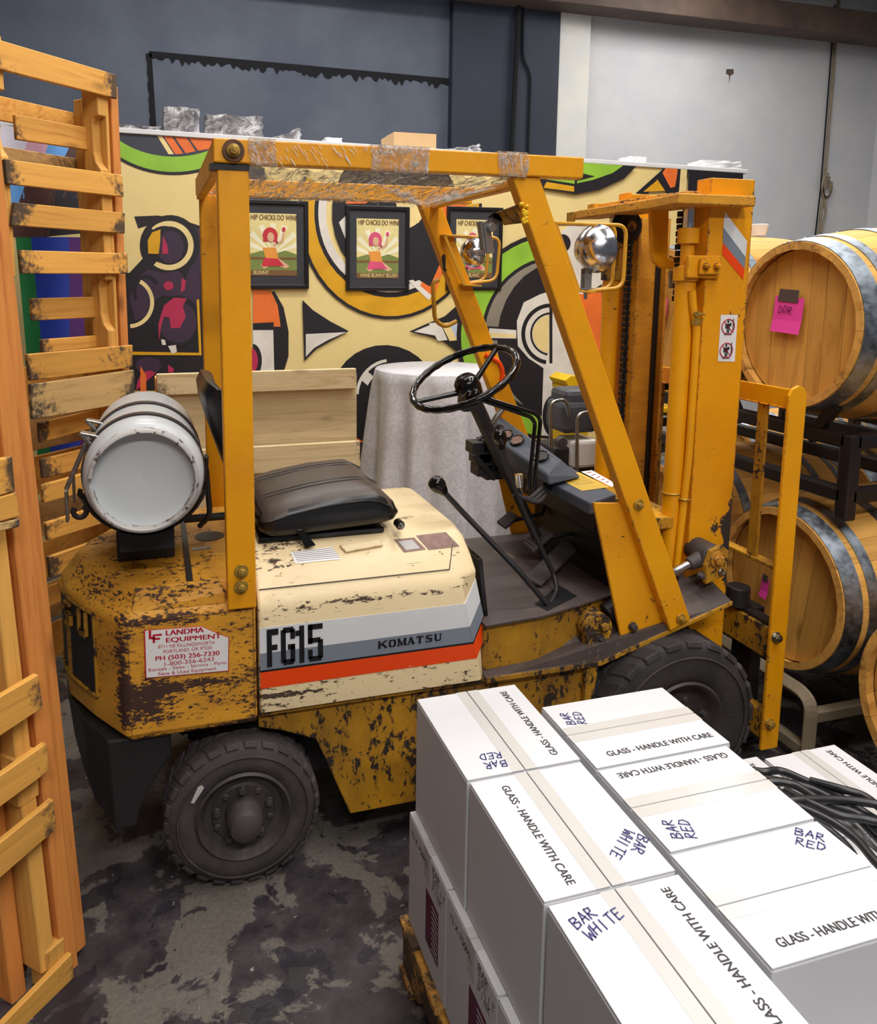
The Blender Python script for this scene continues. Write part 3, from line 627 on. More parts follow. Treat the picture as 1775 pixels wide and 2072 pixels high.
# recess in the rear with embossed letters
def rear(u,z,off=0):   # u 0..1 along the rear-left face from the corner towards the middle
    P=[Vector((-.11,YN,0)),Vector((-.20,YN+.135,0)),Vector((-.275,YN+.27,0)),Vector((-.30,YM,0))]; L=[(b-a).length for a,b in zip(P,P[1:])]; s=u*sum(L)
    for a,b,l in zip(P,P[1:],L):
        if s<=l or b is P[-1]:
            d=(b-a).normalized(); p=a+d*s; n=Vector((-d.y,d.x,0)); n = n if n.x<0 else -n; return Vector((p.x,p.y,z))+n*off
        s-=l
g=MB(); us=[.30,.45,.62,.8,1]
g.grid([[rear(u,z,.0025) for u in us] for z in (.565,.80)]); g.build('rear_grille',black_steel,T)
g=MB()
g.tube([rear(.30,.80,.004),rear(.45,.80,.004),rear(.62,.80,.004),rear(.8,.80,.004),rear(1,.80,.004)],.006,6); g.tube([rear(.30,.80,.004),rear(.30,.565,.004)],.005,6); g.tube([rear(u,.565,.004) for u in us],.006,6); g.build('grille_rim',yellow_dirty,T,smooth=60)
def cap3(ch,u0,du):
    segs={'S':[(1,.9,0,.9),(0,.9,0,.5),(0,.5,1,.5),(1,.5,1,.1),(1,.1,0,.1)],'U':[(0,1,0,.1),(0,.1,1,.1),(1,.1,1,1)]}[ch]
    g=MB()
    for a,b,c,d in segs: g.beam(rear(u0-du*a,.72+.075*b,.008),rear(u0-du*c,.72+.075*d,.008),.012,.012,(0,0,1) if abs(a-c)>.1 else (1,0,0))
    g.build('embossed_letter',yellow_dirty,T,bevel=.002)
cap3('U',.47,.09); cap3('S',.68,.09)
# top details of the counterweight
q('slot_strip',[(.055,YN+.02,.8865),(.072,YN+.02,.8865),(.072,YF-.2,.8865),(.055,YF-.2,.8865)],(0,0,.002),black_steel,0)
q('tank_bracket',[(-.13,YM-.14,.886),(.03,YM-.14,.886),(.03,YM+.16,.886),(-.13,YM+.16,.886)],(0,0,.09),black_steel,.004)
for x,y,r in ((-.08,YN+.20,.032),(.14,YM+.02,.045)):
    g=MB(); g.disc((x,y,.8855),(0,0,1),r,.0015,28); g.build('hole_cover',yellow_dirty if x<0 else black_steel,T)
q('rating_tag',[(.08,YN+.30,.8865),(.135,YN+.305,.8865),(.135,YN+.325,.8865),(.08,YN+.32,.8865)],(0,0,.001),tank_scuffed,0)
# lower black weight under the rear with a curved wheel cut
g=MB(); P=[(-.165,.478),(-.155,.215),(-.10,.215),(-.085,.27),(-.055,.33),(-.02,.385),(.0,.41),(.0,.478)]
g.prism([(x,YN+.03,z) for x,z in P],(0,YF-YN-.06,0)); lo=g.build('lower_weight',black_steel,T,bevel=.006)
g=MB(); rows=[]
for z,i in ((.22,.06),(.35,.02),(.478,0)): rows.append([(x,y,z) for x,y in ((-.155,YN+.03+i*.2),(-.235+i*.4,YN+.16),(-.285+i*.6,YN+.30),(-.30+i*.6,YM),(-.285+i*.6,2*YM-YN-.30),(-.235+i*.4,2*YM-YN-.16),(-.155,YF-.03))])
g.grid(rows,closeu=True,caps=True); g.build('rear_skirt',black_steel,T,bevel=.006)
# dealer sticker
def sidept(px,py,y=YN-.0035): return at(px,py,y=y)
SP=[(291,1276),(408,1267),(446,1284),(464,1290),(463,1358),(294,1373)]
g=MB(); g.prism([sidept(*p) for p in SP],(0,.0012,0)); st=g.build('dealer_sticker',red_ink,T,label='white and red dealer sticker, torn at its upper right')
g=MB(); cx_,cz_=.048,.715
P=[sidept(*p,y=YN-.0042) for p in SP]; c_=sum(P,Vector())/len(P); g.prism([c_+(p-c_)*.975 for p in P],(0,.0006,0)); g.build('sticker_face',sticker_white,st)
def tx(s,px0,py0,px1,py1,hpx,mat,par,fit=1,off=0,y=YN-.0045,up=(0,0,1),nm='lettering',**k):
    """a line of text fitted between two baseline points on the near side"""
    a=sidept(px0,py0,y); b=sidept(px1,py1,y); hh=(sidept(px0,py0-hpx,y)-a).length; w=(b-a).length
    c=bpy.data.curves.new('t','FONT'); c.body=s; c.offset=off; t=bpy.data.objects.new('t',c); C.objects.link(t); bpy.context.view_layer.update(); nat=t.dimensions.x*hh/.73; bpy.data.objects.remove(t); bpy.data.curves.remove(c)
    return lettering(s,a,b-a,Vector(up),hh,mat,par,xs=w/nat,offset=off,lift=.0004,**k)
tx('LANDMA',335,1286,411,1279,11,red_ink,st,bold=.06); tx('EQUIPMENT',335,1300,446,1291,10,red_ink,st,bold=.05)
g=MB()
for a,b,c,d in ((301,1277,306,1277),): pass
for pts in ([(301,1275),(306,1275),(306,1288),(313,1290),(313,1294),(301,1293)],[(309,1284),(328,1282),(328,1286),(314,1287),(314,1301),(309,1301)],[(314,1291),(324,1290),(324,1294),(314,1295)]):
    g.face([sidept(*p,y=YN-.0048) for p in pts])
g.build('monogram',red_ink,st)
tx('8711 NE KILLINGSWORTH',320,1312,434,1303,7,red_ink,st); tx('PORTLAND, OR 97220',330,1322,428,1313,7,red_ink,st)
tx('PH (503) 256-7330',314,1337,443,1325,9.5,red_ink,st,bold=.04); tx('1-800-356-6243',330,1348,430,1337,8.5,red_ink,st)
tx('Rentals - Sales - Service - Parts',300,1359,457,1343,6.5,red_ink,st); tx('New & Used Equipment',320,1367,437,1355,7,red_ink,st)

# engine hood
def xf(z): return .893-.228*(z-.51)
prof=[(YN,.51),(YN,.800),(YN+.018,.835),(YN+.06,.875),(YN+.13,.925),(YN+.20,.94)]
full=prof+[(2*YM-y,z) for y,z in prof[::-1]]
def sec(fx,iy,iz=0): return [(fx(z) , (YM+(y-YM)*(1-iy/.4)), z-iz*(z>.6)) for y,z in full]
def lerp_tab(z,T_):
    for (a,b),(c,d) in zip(T_,T_[1:]):
        if z<=c: return b+(d-b)*(z-a)/(c-a)
    return T_[-1][1]
def xf2(z): return lerp_tab(z,[(.50,.925),(.60,.943),(.80,.895),(.875,.888),(.95,.884)])
def xf1(z): return lerp_tab(z,[(.50,.895),(.80,.827),(.875,.845),(.925,.862),(.95,.866)])
def sec2(): return [(xf2(z), YM+(y-YM)*(1-(.055 if z<.82 else .03 if z<.9 else .012)/.4), z-(.012 if z>.9 else 0)) for y,z in full]
g=MB(); g.grid([sec(lambda z:.238,0),sec(lambda z:xf1(z),0),sec2()],caps=True)
hood=g.build('engine_hood',cream_paint,T,bevel=.008,seg=3,smooth=35)
# hood crease and raised pads
g=MB(); g.tube([(.245,YN+.032,.853),(.80,YN+.032,.853)],.0016,5); g.tube([(.80,YN+.032,.853),(.835,YN+.10,.905)],.0016,5); g.build('crease_line',crease,hood)
# stripes, on the side and around the front corner
def band(mat,z0,z1,n):
    g=MB(); y=YN-.0012
    g.prism([(.24,y,z0),(xf1(z0),y,z0),(xf1(z1),y,z1),(.24,y,z1)],(0,.002,0))
    k=.05; o1=.0014; a=(xf1(z0)+.001,YN-o1,z0); b=(xf2(z0+k)-.001,YN+.055-o1,z0+k); c=(xf2(z1+k)-.001,YN+.055-o1,z1+k); d=(xf1(z1)+.001,YN-o1,z1)
    g.prism([a,b,c,d],(-.0015,.0015,0)); return g.build('stripe',mat,hood)
band(white_stripe,.684,.757,'w'); band(grey_stripe,.635,.684,'g'); band(black_print,.629,.635,'k'); band(orange_stripe,.582,.629,'o')
# FG15: tall condensed numerals built as bars
def fgtext():
    g=MB(); H0=sidept(541,1352,YN-.003); top=sidept(541,1282,YN-.003); hh=(top-H0).z; ux=(sidept(657,1333,YN-.003)-H0); ux.z=0; wtot=ux.x; y=YN-.003
    x0=H0.x; zb=.643; hh=.108
    def R(a,b,c,d): g.prism([(x0+a*wtot,y,zb+c*hh),(x0+b*wtot,y,zb+c*hh),(x0+b*wtot,y,zb+d*hh),(x0+a*wtot,y,zb+d*hh)],(0,.001,0))
    R(0,.085,0,1);R(.085,.20,.84,1);R(.085,.18,.44,.58)                     # F
    R(.24,.325,.06,.94);R(.28,.46,.86,1);R(.28,.46,0,.14);R(.405,.485,.06,.5);R(.36,.485,.4,.54);R(.405,.485,.68,.94)  # G
    R(.56,.645,0,1);R(.49,.57,.74,.88)                                       # 1
    R(.71,.97,.86,1);R(.71,.79,.48,1);R(.71,.93,.5,.63);R(.885,.975,.07,.57);R(.73,.95,0,.13);R(.71,.79,.07,.32)      # 5
    return g.build('model_number',black_print,hood)
fgtext()
ka=sidept(768,1312,YN-.0028); kb=sidept(897,1301,YN-.0028); slab_letters('KOMATSU',ka,(1,0,0),(0,0,1),.0215,(kb-ka).x/6.95,(kb-ka).x/6.95*.80,black_print,hood)
# slabs on the letters, so that they read as wide slab serifs
# decals on hood top
def hoodtop(px,py,dz=0): return at(px,py,z=.94+dz)
def slope_pt(px,py,off=.0015):
    """point on the sloping shoulder y .06-.13 of the hood"""
    a=Vector((0,YN+.06,.875)); n=Vector((0,-.05,.07)).normalized(); d=RC.transposed()@Vector(((px-CX)/F,(py-CY)/F,1)); o=Vector((0,0,H)); t=(a-o).dot(n)/d.dot(n); return o+d*t+n*off
def decal(nm,pts,mat,fn,th=.0012,lab=None):
    g=MB(); P=[fn(*p) for p in pts]; g.face(P); return g.build(nm,mat,hood,label=lab)
decal('data_plate',[(797,1092),(838,1088),(862,1112),(818,1118)],metal_tag,slope_pt)
decal('data_plate',[(842,1084),(902,1077),(930,1106),(868,1113)],metal_tag,slope_pt)
decal('data_plate_field',[(806,1096),(834,1093),(850,1110),(822,1114)],tank_scuffed,lambda a,b:slope_pt(a,b,.002)); decal('data_plate_field',[(852,1087),(898,1081),(920,1103),(872,1109)],metal_tag,lambda a,b:slope_pt(a,b,.002))
g=MB(); g.prism([slope_pt(686,1106),slope_pt(764,1094),slope_pt(776,1106),slope_pt(700,1120)],(0,-.004,.006)); g.build('raised_pad',cream_paint,hood,bevel=.003)
wd_=decal('warning_label',[(588,1118),(672,1107),(690,1132),(598,1141)],sticker_white,slope_pt)
for k in range(6):
    f=k/6; g=MB(); 
    a=slope_pt(592+10*f,1120+20*f,.0019); b=slope_pt(674+16*f,1110+22*f,.0019); g.face([a,b,b+Vector((0,.0,.0012)),a+Vector((0,.0,.0012))]); g.build('text_line',ink,wd_)
# black seal strip at the hood front
q('seal_strip',[(.946,YN+.07,.54),(.905,YN+.07,.86),(.921,YN+.07,.86),(.962,YN+.07,.54)],(0,.66,0),black_gloss,.003)

# chassis below the hood
q('chassis_side',[(.236,YN+.03,.502),(1.30,YN+.03,.502),(1.285,YN+.03,.37),(1.26,YN+.03,.13),(.50,YN+.03,.13),(.40,YN+.03,.385),(.30,YN+.03,.43),(.236,YN+.03,.45)],(0,.02,0),yellow_dirty,.004)
q('chassis_ledge',[(.238,YN+.012,.492),(1.30,YN+.012,.492),(1.30,YN+.012,.507),(.238,YN+.012,.507)],(0,.03,0),yellow_dirty,.003)
g=MB(); g.box(.24,1.7,YN+.2,YF-.2,.16,.50); g.build('chassis_core',black_steel,T,bevel=.01)
q('chassis_side',[(.236,YF-.05,.502),(1.30,YF-.05,.502),(1.26,YF-.05,.13),(.50,YF-.05,.13),(.40,YF-.05,.385),(.236,YF-.05,.45)],(0,.02,0),yellow_dirty,.004)
# step, fender and floor
stp=MB(); stp.prism([(.91,YN,.502),(1.30,YN,.502),(1.777,YN,.645),(1.777,YN+.17,.70),(1.30,YN+.20,.54),(.91,YN+.20,.54)],(0,0,.012)); stp.build('step_fender',floor_plate,T,bevel=.004)
q('fender_rim',[(.91,YN-.004,.498),(1.30,YN-.004,.498),(1.78,YN-.004,.641),(1.78,YN-.004,.655),(1.30,YN-.004,.514),(.91,YN-.004,.514)],(0,.008,0),yellow_dirty,.002)
q('fender_skirt',[(1.25,YN+.005,.50),(1.30,YN+.005,.50),(1.27,YN+.005,.33),(1.25,YN+.005,.33)],(0,.2,0),yellow_dirty,.003)
q('floor_side',[(.91,YN+.03,.52),(1.109,YN+.046,.52),(1.44,YN+.14,.52),(1.44,YN+.16,.52),(1.109,YN+.066,.52),(.91,YN+.05,.52)],(0,0,.144),yellow_dirty,.003)
fp=MB(); fp.prism([(.91,YN+.012,.665),(1.109,YN+.028,.665),(1.44,YN+.125,.665),(1.44,YF-.05,.665),(.91,YF-.05,.665)],(0,0,.010)); fp.build('floor_plate',floor_plate,T,bevel=.003)

g=MB(); a=at(1082,1222,z=.6762); b=at(1108,1236,z=.6762); c=at(1168,1206,z=.6762); d=at(1132,1184,z=.6762); g.face([a,b,c,d]); g.build('lever_slot',black_print,T)
g=MB(); g.box(1.42,1.50,YN+.12,YF-.10,.52,.93); g.build('bulkhead',black_print,T,bevel=.004)
# frame casting with pin near the front of the step
g=MB(); g.disc((1.31,YN+.035,.60),(0,1,0),.050,.10,24); g.box(1.266,1.354,YN+.030,YN+.12,.535,.595); g.box(1.25,1.37,YN+.06,YN+.12,.52,.545); g.build('tilt_pin_housing',yellow_dirty,T,bevel=.005)
bolt((1.325,YN+.034,.612),(0,-1,0),.016,wash=.02,mat=yellow_dirty); bolt((1.315,YN+.034,.57),(0,-1,0),.011,wash=.014,mat=rim_mat)

# overhead guard
ZR=1.972
q('guard_rail',[(.148,YN-.02,1.972),(1.158,YN-.02,1.972),(1.158,YN-.02,2.030),(.148,YN-.02,2.030)],(0,.045,0),yellow,.004)
q('guard_rail',[(.148,YF-.025,1.972),(1.158,YF-.025,1.972),(1.158,YF-.025,2.030),(.148,YF-.025,2.030)],(0,.045,0),yellow,.004)
q('rear_crossbar',[(.148,YN+.025,1.955),(.148,YN+.025,2.028),(.175,YN+.025,2.028),(.175,YN+.025,1.955)],(0,YF-YN-.05,0),yellow,.004)
q('front_crossbar',[(.985,YN+.02,1.95),(.985,YN+.02,1.975),(1.02,YN+.02,1.975),(1.02,YN+.02,1.95)],(0,YF-YN-.045,0),yellow,.004)
for k in range(0):
    x=.24+k*.115; q('guard_slat',[(x,YN+.025,1.985),(x+.03,YN+.025,1.985),(x+.03,YN+.025,2.015),(x,YN+.025,2.015)],(0,YF-YN-.05,0),yellow,.003)
for y0 in (YN-.012,YF-.035):
    q('rear_post',[(.157,y0,.822 if y0<2.3 else .80),(.232,y0,.822 if y0<2.3 else .80),(.234,y0,1.972),(.157,y0,1.972)],(0,.042,0),yellow,.004)
    u=Vector((1.575-.985,0,.605-1.972)).normalized(); r=Vector((-u.z,0,u.x)); r = r if r.x>0 else -r
    top=Vector((.986,y0,1.972)); bot=Vector((1.578,y0,.60))
    g=MB(); P=[top+Vector((-.042,0,0)),top+Vector((.042,0,0)),bot+r*.040,bot-r*.040]; g.prism(P,(0,.045,0)); g.build('front_post',yellow,T,bevel=.005)
    g=MB(); 
for y in (YN-.014,):
    bolt((.194,y,.930),(0,-1,0),.0105,wash=.0185); bolt((.192,y,.887),(0,-1,0),.0105,wash=.0185)
bolt((.196,YN-.026,2.001),(0,-1,0),.012,wash=.016)
g=MB(); g.disc((.196,YN-.020,2.001),(0,-1,0),.027,.006,28); g.build('washer',plain('rust',(92,58,34),.6,.2,var=.4,scale=40),T,bevel=.001)
if True: pass; bolt((1.395,YN-.014,1.016),(0,-1,0),.010,wash=.017); bolt((1.573,YN-.014,.627),(0,-1,0),.010,wash=.016)
g=MB(); g.prism([(.14,YN-.014,1.956),(.235,YN-.014,1.956),(.235,YN-.014,1.971),(.14,YN-.014,1.971)],(0,.04,0)); g.build('post_shim',black_steel,T)
# grab handles
def handle(P,r,nm,mat): g=MB(); g.tube(rounded(P,.05,6),r,10); g.build(nm,mat,T,smooth=60)
yh=YF-.04
handle([at(888,566,y=yh),at(876,572,y=yh),at(880,648,y=yh),at(900,662,y=yh),at(924,650,y=yh)],.0085,'grab_handle',cage_yellow)
handle([at(982,718,y=yh),at(1010,732,y=yh),at(1018,750,y=yh),at(1014,780,y=yh),at(1008,782,y=yh)],.0085,'grab_handle',orange_stripe)
# slot in the far post
g=MB(); a=at(898,532,y=YF-.036); g.prism([a+Vector((math.cos(t)*.008+.006*(k>8),0,math.sin(t)*.012+(.02 if math.sin(t)>0 else -.02))) for k,t in enumerate([2*PI*i/16 for i in range(16)])],(0,.002,0)); g.build('slot',black_print,T)
# side cowl plates
for y0,mt in ((YN+.022,yellow),(YF-.035,yellow)):
    q('cowl_side',[(1.262,y0,1.02),(1.384,y0,.565),(1.60,y0,.60),(1.43,y0,1.005)],(0,.012,0),mt,.003)
bolt((1.42,YN+.020,.605),(0,-1,0),.012,wash=.014,mat=rim_mat)
# weld patch and clamp with a mirror arm between the front posts
g=MB(); a=at(1040,410,y=YN+.01); b=at(1066,452,y=YN+.01); c=at(1003,432,y=YN+.26); d=at(1006,458,y=YN+.26)
g.prism([at(1046,416,y=YN+.01),at(1068,450,y=YN+.01),at(1020,456,y=YN+.19),at(1002,432,y=YN+.19)],(.004,0,.004)); g.build('mirror_bracket',yellow_dirty,T)
g=MB(); rr=random.Random(2)
for k in range(16):
    p=at(1060+rr.uniform(-7,6),432+rr.uniform(-20,18),y=YN-.014); g.lathe([(0,.003),(.003,.006),(.006,.004),(.008,.001)],p,(rr.uniform(-.3,.3),-1,rr.uniform(-.3,.3)),7,caps=True)
g.build('weld_bead',yellow_plastic,T,smooth=60)
g=MB(); P=lambda a,b: at(a,b,y=YN+.17)
g.prism([P(985,440),P(998,430),P(1006,448),P(993,456)],(.02,.0,.0)); g.prism([P(978,450),P(990,444),P(1002,512),P(986,514)],(0,.012,0)); g.prism([P(972,448),P(976,447),P(984,505),P(980,508)],(0,.03,0)); g.disc(P(992,461),(0,-1,0),.013,.02,14); g.build('mirror_clamp',clamp_grey,T,bevel=.002)
# headlights in round-cornered cages
def headlight(cx,cy,y,R_,cage,lab):
    c=at(cx,cy,y=y); ax=Vector((.90,.42,.05)).normalized()
    root=MB(); pr=[(-R_*.85,.001),(-R_*.82,R_*.25),(-R_*.66,R_*.55),(-R_*.42,R_*.8),(-R_*.1,R_*.96),(0,R_),(R_*.06,R_*1.03),(R_*.12,R_*1.0),(R_*.18,R_*.9),(R_*.2,R_*.4),(R_*.2,.001)]
    root.lathe(pr,c,ax,40); hd=root.build('headlight',chrome,T,smooth=50,label=lab)
    g=MB(); g.lathe([(R_*.04,R_*1.03),(R_*.08,R_*1.05),(R_*.12,R_*1.03)],c,ax,40); g.build('rim_band',steel,hd,smooth=60)
    (x0,y0),(x1,y1),ya,yb=cage
    for yy,dx in ((y-.0,0),(y+.085,-22)):
        P=[at(x0+dx*.2,ya,y=yy),at(x1+dx,ya+4,y=yy),at(x1+dx-7,yb-8,y=yy),at(x0+(70 if R_>.07 else 45)+dx*.4,yb,y=yy)]
        g=MB(); g.tube(rounded(P,.035,7),.0062,10); g.build('cage_bar',cage_yellow,T,smooth=60)
    s=at(cx-18,cy+48 if R_>.07 else cy+36,y=y+.03); b_=Vector((s.x,s.y,s.z-.045))
    g=MB(); g.box(s.x-.012,s.x+.012,s.y-.014,s.y-.010,s.z-.05,s.z+.012); g.box(s.x-.012,s.x+.012,s.y+.010,s.y+.014,s.z-.05,s.z+.012); g.box(s.x-.02,s.x+.03,s.y-.02,s.y+.02,s.z-.056,s.z-.05); g.disc((s.x,s.y-.018,s.z-.01),(0,1,0),.008,.036,12); g.tube([(s.x,s.y,s.z-.05),(s.x,s.y,s.z-.085)],.006,8); g.build('lamp_bracket',clamp_grey,T,bevel=.001)
    return c
headlight(1205,503,YN+.19,.073,((1120,452),(1268,450),452,590),'large chrome headlight on the near front post')
headlight(957,511,YF-.05+.05,.056,((893,477),(1012,478),477,575),'smaller chrome headlight on the far front post')
def angle_bracket(a,b,c,d,y,yw):
    g=MB(); g.prism([at(*a,y=y),at(*b,y=y),at(*c,y=y),at(*d,y=y)],(0,yw,0)); g.build('lamp_arm',cage_yellow,T,bevel=.001)
y=YN+.12
angle_bracket((1118,450),(1128,450),(1176,588),(1164,588),y,.006); angle_bracket((1118,448),(1185,451),(1185,454),(1118,454),y,.08); angle_bracket((1164,586),(1206,590),(1206,593),(1166,591),y,.08)
y=YF-.07
angle_bracket((897,475),(903,475),(944,575),(936,575),y,.006); angle_bracket((897,474),(955,477),(955,479),(897,478),y,.08); angle_bracket((936,574),(975,577),(975,580),(938,578),y,.08)

# seat
def slab(x0,x1,y0,y1,zf,n=12,m=10,th=.1,r=.035):
    rows=[]
    return rows
sx0,sx1,sy0,sy1=.262,.690,2.135,2.60
def cushion(nm,mat_t,mat_s):
    # side boxing
    g=MB(); n=24; N=48
    def outline(k,ins):
        a=2*PI*k/N; ex=.22
        cx_,cy_=(sx0+sx1)/2,(sy0+sy1)/2; hx,hy=(sx1-sx0)/2-ins,(sy1-sy0)/2-ins
        c,s=math.cos(a),math.sin(a); return cx_+hx*math.copysign(abs(c)**ex,c), cy_+hy*math.copysign(abs(s)**ex,s)
    def ztop(x): t=(x-sx0)/(sx1-sx0); return 1.018+.045*t-.05*max(0,t-.8)*5*t+.018*math.sin(t*PI)
    rows=[]
    for ins,dz,base in ((.03,0,1),(.008,.012,1),(.0,.03,1),(.002,-.02,0),(.012,0,0),(.045,.012,0),(.10,.017,0),(.17,.02,0)):
        row=[]
        for k in range(N):
            x,y=outline(k,ins); row.append((x,y,(.948+.02*((x-sx0)/(sx1-sx0))+dz) if base else ztop(x)+dz))
        rows.append(row)
    g.grid(rows,closeu=True,caps=True); o=g.build(nm,[mat_s,mat_t],T,smooth=50)
    me=o.data; off_z=0
    for p in me.polygons:
        p.material_index = 1 if (p.normal.z>.45 and p.center.z+off_z>.985) else 0
    return o,ztop
me_o,zt=cushion('seat_cushion',seat_vinyl,seat_black)
g=MB()
for yy in (sy0+.12,sy0+.15,sy1-.15,sy1-.12): g.tube([(sx0+.03+ .035*k,yy,zt(sx0+.03+.035*k)+.0195) for k in range(11)],.0014,5)
g.build('seam',seat_black,me_o,smooth=60)
g=MB(); g.tube([(sx0+.03+.036*k,sy0+.001,zt(sx0+.03+.036*k)-.016) for k in range(11)],.003,6); g.build('piping',seat_black,me_o,smooth=60)
g=MB(); g.box(sx0+.0,sx1-.05,sy0+.03,sy1-.03,.936,.953); g.build('seat_pan',black_gloss,T,bevel=.004)
g=MB(); g.prism([at(600,1072,y=sy0),at(612,1070,y=sy0),at(640,1104,y=sy0-.02),at(618,1110,y=sy0-.02)],(0,.006,0)); g.build('seat_lever',black_gloss,T,bevel=.003)
g=MB(); g.disc((sx1-.01,sy0-.004,.965),(0,1,0),.014,.03,18); g.build('seat_pivot',black_gloss,T,bevel=.002); bolt((sx1-.01,sy0-.005,.965),(0,-1,0),.006,wash=.009,mat=steel)
# backrest, upright cushion that rolls forward at the top
prof_b=[(.235,1.02),(.205,1.10),(.175,1.18),(.150,1.26),(.130,1.33),(.125,1.375),(.14,1.405),(.165,1.40),(.185,1.36),(.20,1.30),(.225,1.22),(.255,1.14),(.28,1.06)]
g=MB(); rows=[]
for k in range(13):
    t=k/12; yy=2.19+.42*t; e=1-abs(2*t-1)**6*.45; cx_,cz_=.205,1.2
    rows.append([(cx_+(x-cx_)*e-.01,yy,cz_+(z-cz_)*(1-abs(2*t-1)**6*.1)) for x,z in prof_b])
g.grid(rows,closeu=True,caps=True); g.build('backrest',seat_black,T,smooth=60)
for yy in (2.25,2.55): g=MB(); g.beam((.24,yy,.95),(.215,yy,1.12),.02,.03,(0,1,0)); g.build('backrest_bracket',black_steel,T,bevel=.002)
g=MB(); g.tube([(.06,2.3,.985),(.26,2.3,.985)],.012,8); g.build('hinge_bar',black_steel,T,smooth=60)

# steering
SC=Vector((1.0,2.44,1.362)); n_=Vector((-math.sin(.52)*math.cos(.35),-math.sin(.52)*math.sin(.35),math.cos(.52)))
u_=n_.cross(Vector((0,1,0))).normalized(); w_=n_.cross(u_)
g=MB(); g.tube([SC+(u_*math.cos(a)+w_*math.sin(a))*.188 for a in [2*PI*k/72 for k in range(72)]],[.0125+.0012*math.sin(k*2.2) for k in range(72)],12,closed=True); wh=g.build('steering_wheel',black_gloss,T,smooth=70)
hub=SC-n_*.045
g=MB(); g.lathe([(-.035,.03),(-.03,.042),(.0,.046),(.03,.042),(.045,.03),(.048,.001)],hub,n_,28); g.build('hub',black_gloss,wh,smooth=50)
for a in (math.radians(200),math.radians(-8)):
    d=u_*math.cos(a)+w_*math.sin(a); g=MB(); g.tube([hub+d*.03,hub+d*.10+n_*.02,SC+d*.186],[.011,.009,.009],8); g.build('spoke',black_gloss,wh,smooth=60)
colb=Vector((1.335,2.42,.68))
g=MB(); g.tube([hub-n_*.03,hub.lerp(colb,.48)],.026,16); g.tube([hub.lerp(colb,.48),colb],.018,14); g.box(hub.x-.03,hub.x+.02,2.41,2.47,hub.z-.075,hub.z-.03); g.build('steering_column',black_steel,T,smooth=50)
def lever(P,r,nm,mat,knob=None,kr=.022,rd=.06):
    g=MB(); Q=rounded(P,rd,6); g.tube(Q,r,10); o=g.build(nm,mat,T,smooth=60)
    if knob is not None:
        d=(Q[0]-Q[1]).normalized(); g=MB(); g.lathe([(-.03,kr*.5),(-.015,kr*.75),(.0,kr),(.018,kr*1.02),(.03,kr*.75),(.035,kr*.3),(.036,.001)],Vector(P[0]),d,20); g.build('knob',black_gloss,o,smooth=60)
    return o
y=2.22
lever([at(888,984,y=y),at(935,1035,y=y),at(1055,1160,y=2.12),at(1112,1228,z=.67)],.009,'gear_lever',black_steel,True,.026)
lever([at(1013,890,y=y),at(1030,960,y=y),at(1062,1040,y=y),at(1122,1165,y=y-.02),at(1128,1196,y=y-.06),at(1114,1222,z=.67)],.0085,'lift_lever',black_steel,True,.022,.04)
y=2.28
for dx,dy in ((0,0),(-11,3)):
    lever([at(958+dx*.5,793+dy,y=y+.02*(dx<0)),at(984+dx,806+dy,y=y),at(1086+dx,838+dy*2,y=y),at(1094+dx,850+dy*2,y=y),at(1081+dx,990,y=y)],.0068,'tilt_lever',black_gloss)
g=MB(); g.lathe([(-.012,.012),(0,.017),(.012,.014),(.02,.004)],at(962,799,y=y),(0,0,1),14); g.lathe([(-.012,.012),(0,.017),(.012,.014),(.02,.004)],at(950,803,y=y+.02),(0,0,1),14); g.build('lever_knob',black_gloss,T,smooth=60)
lever([at(1017,828,y=2.55),at(1003,846,y=2.55),at(994,862,y=2.55)],.011,'hand_brake',steel)
# brake mechanism left of the column
g=MB(); rr=random.Random(5)
for k,(a,b,sz) in enumerate(((968,905,.03),(985,930,.04),(978,950,.03),(998,955,.035),(1010,940,.03),(990,900,.03),(975,925,.03))):
    p=at(a,b,y=2.5); g.box(p.x-sz,p.x+sz,p.y-.02,p.y+.05,p.z-sz*.7,p.z+sz*.7)
g.beam(at(955,918,y=2.49),at(1000,968,y=2.49),.02,.035,(0,1,0)); g.beam(at(960,900,y=2.52),at(1010,860,y=2.52),.02,.02,(0,1,0)); g.build('brake_linkage',black_steel,T,bevel=.004)
g=MB(); p=at(1055,990,y=2.2)
for k in range(3): g.tube(rounded([at(1040+k*14,1000+k*6,y=2.3),at(1070+k*10,1012+k*3,y=2.3),at(1100+k*6,985+k*4,y=2.35),at(1120,960,y=2.4)],.03,5),.008,8)
g.build('hose',black_rubber,T,smooth=60)
g=MB(); g.tube([at(1050,960,y=2.28),at(1052,985,y=2.28)],.014,10); g.tube([at(1054,990,y=2.27),at(1058,1000,y=2.27),at(1053,1006,y=2.27),at(1050,998,y=2.27)],.003,6); g.build('ignition_key',chrome,T,smooth=60)
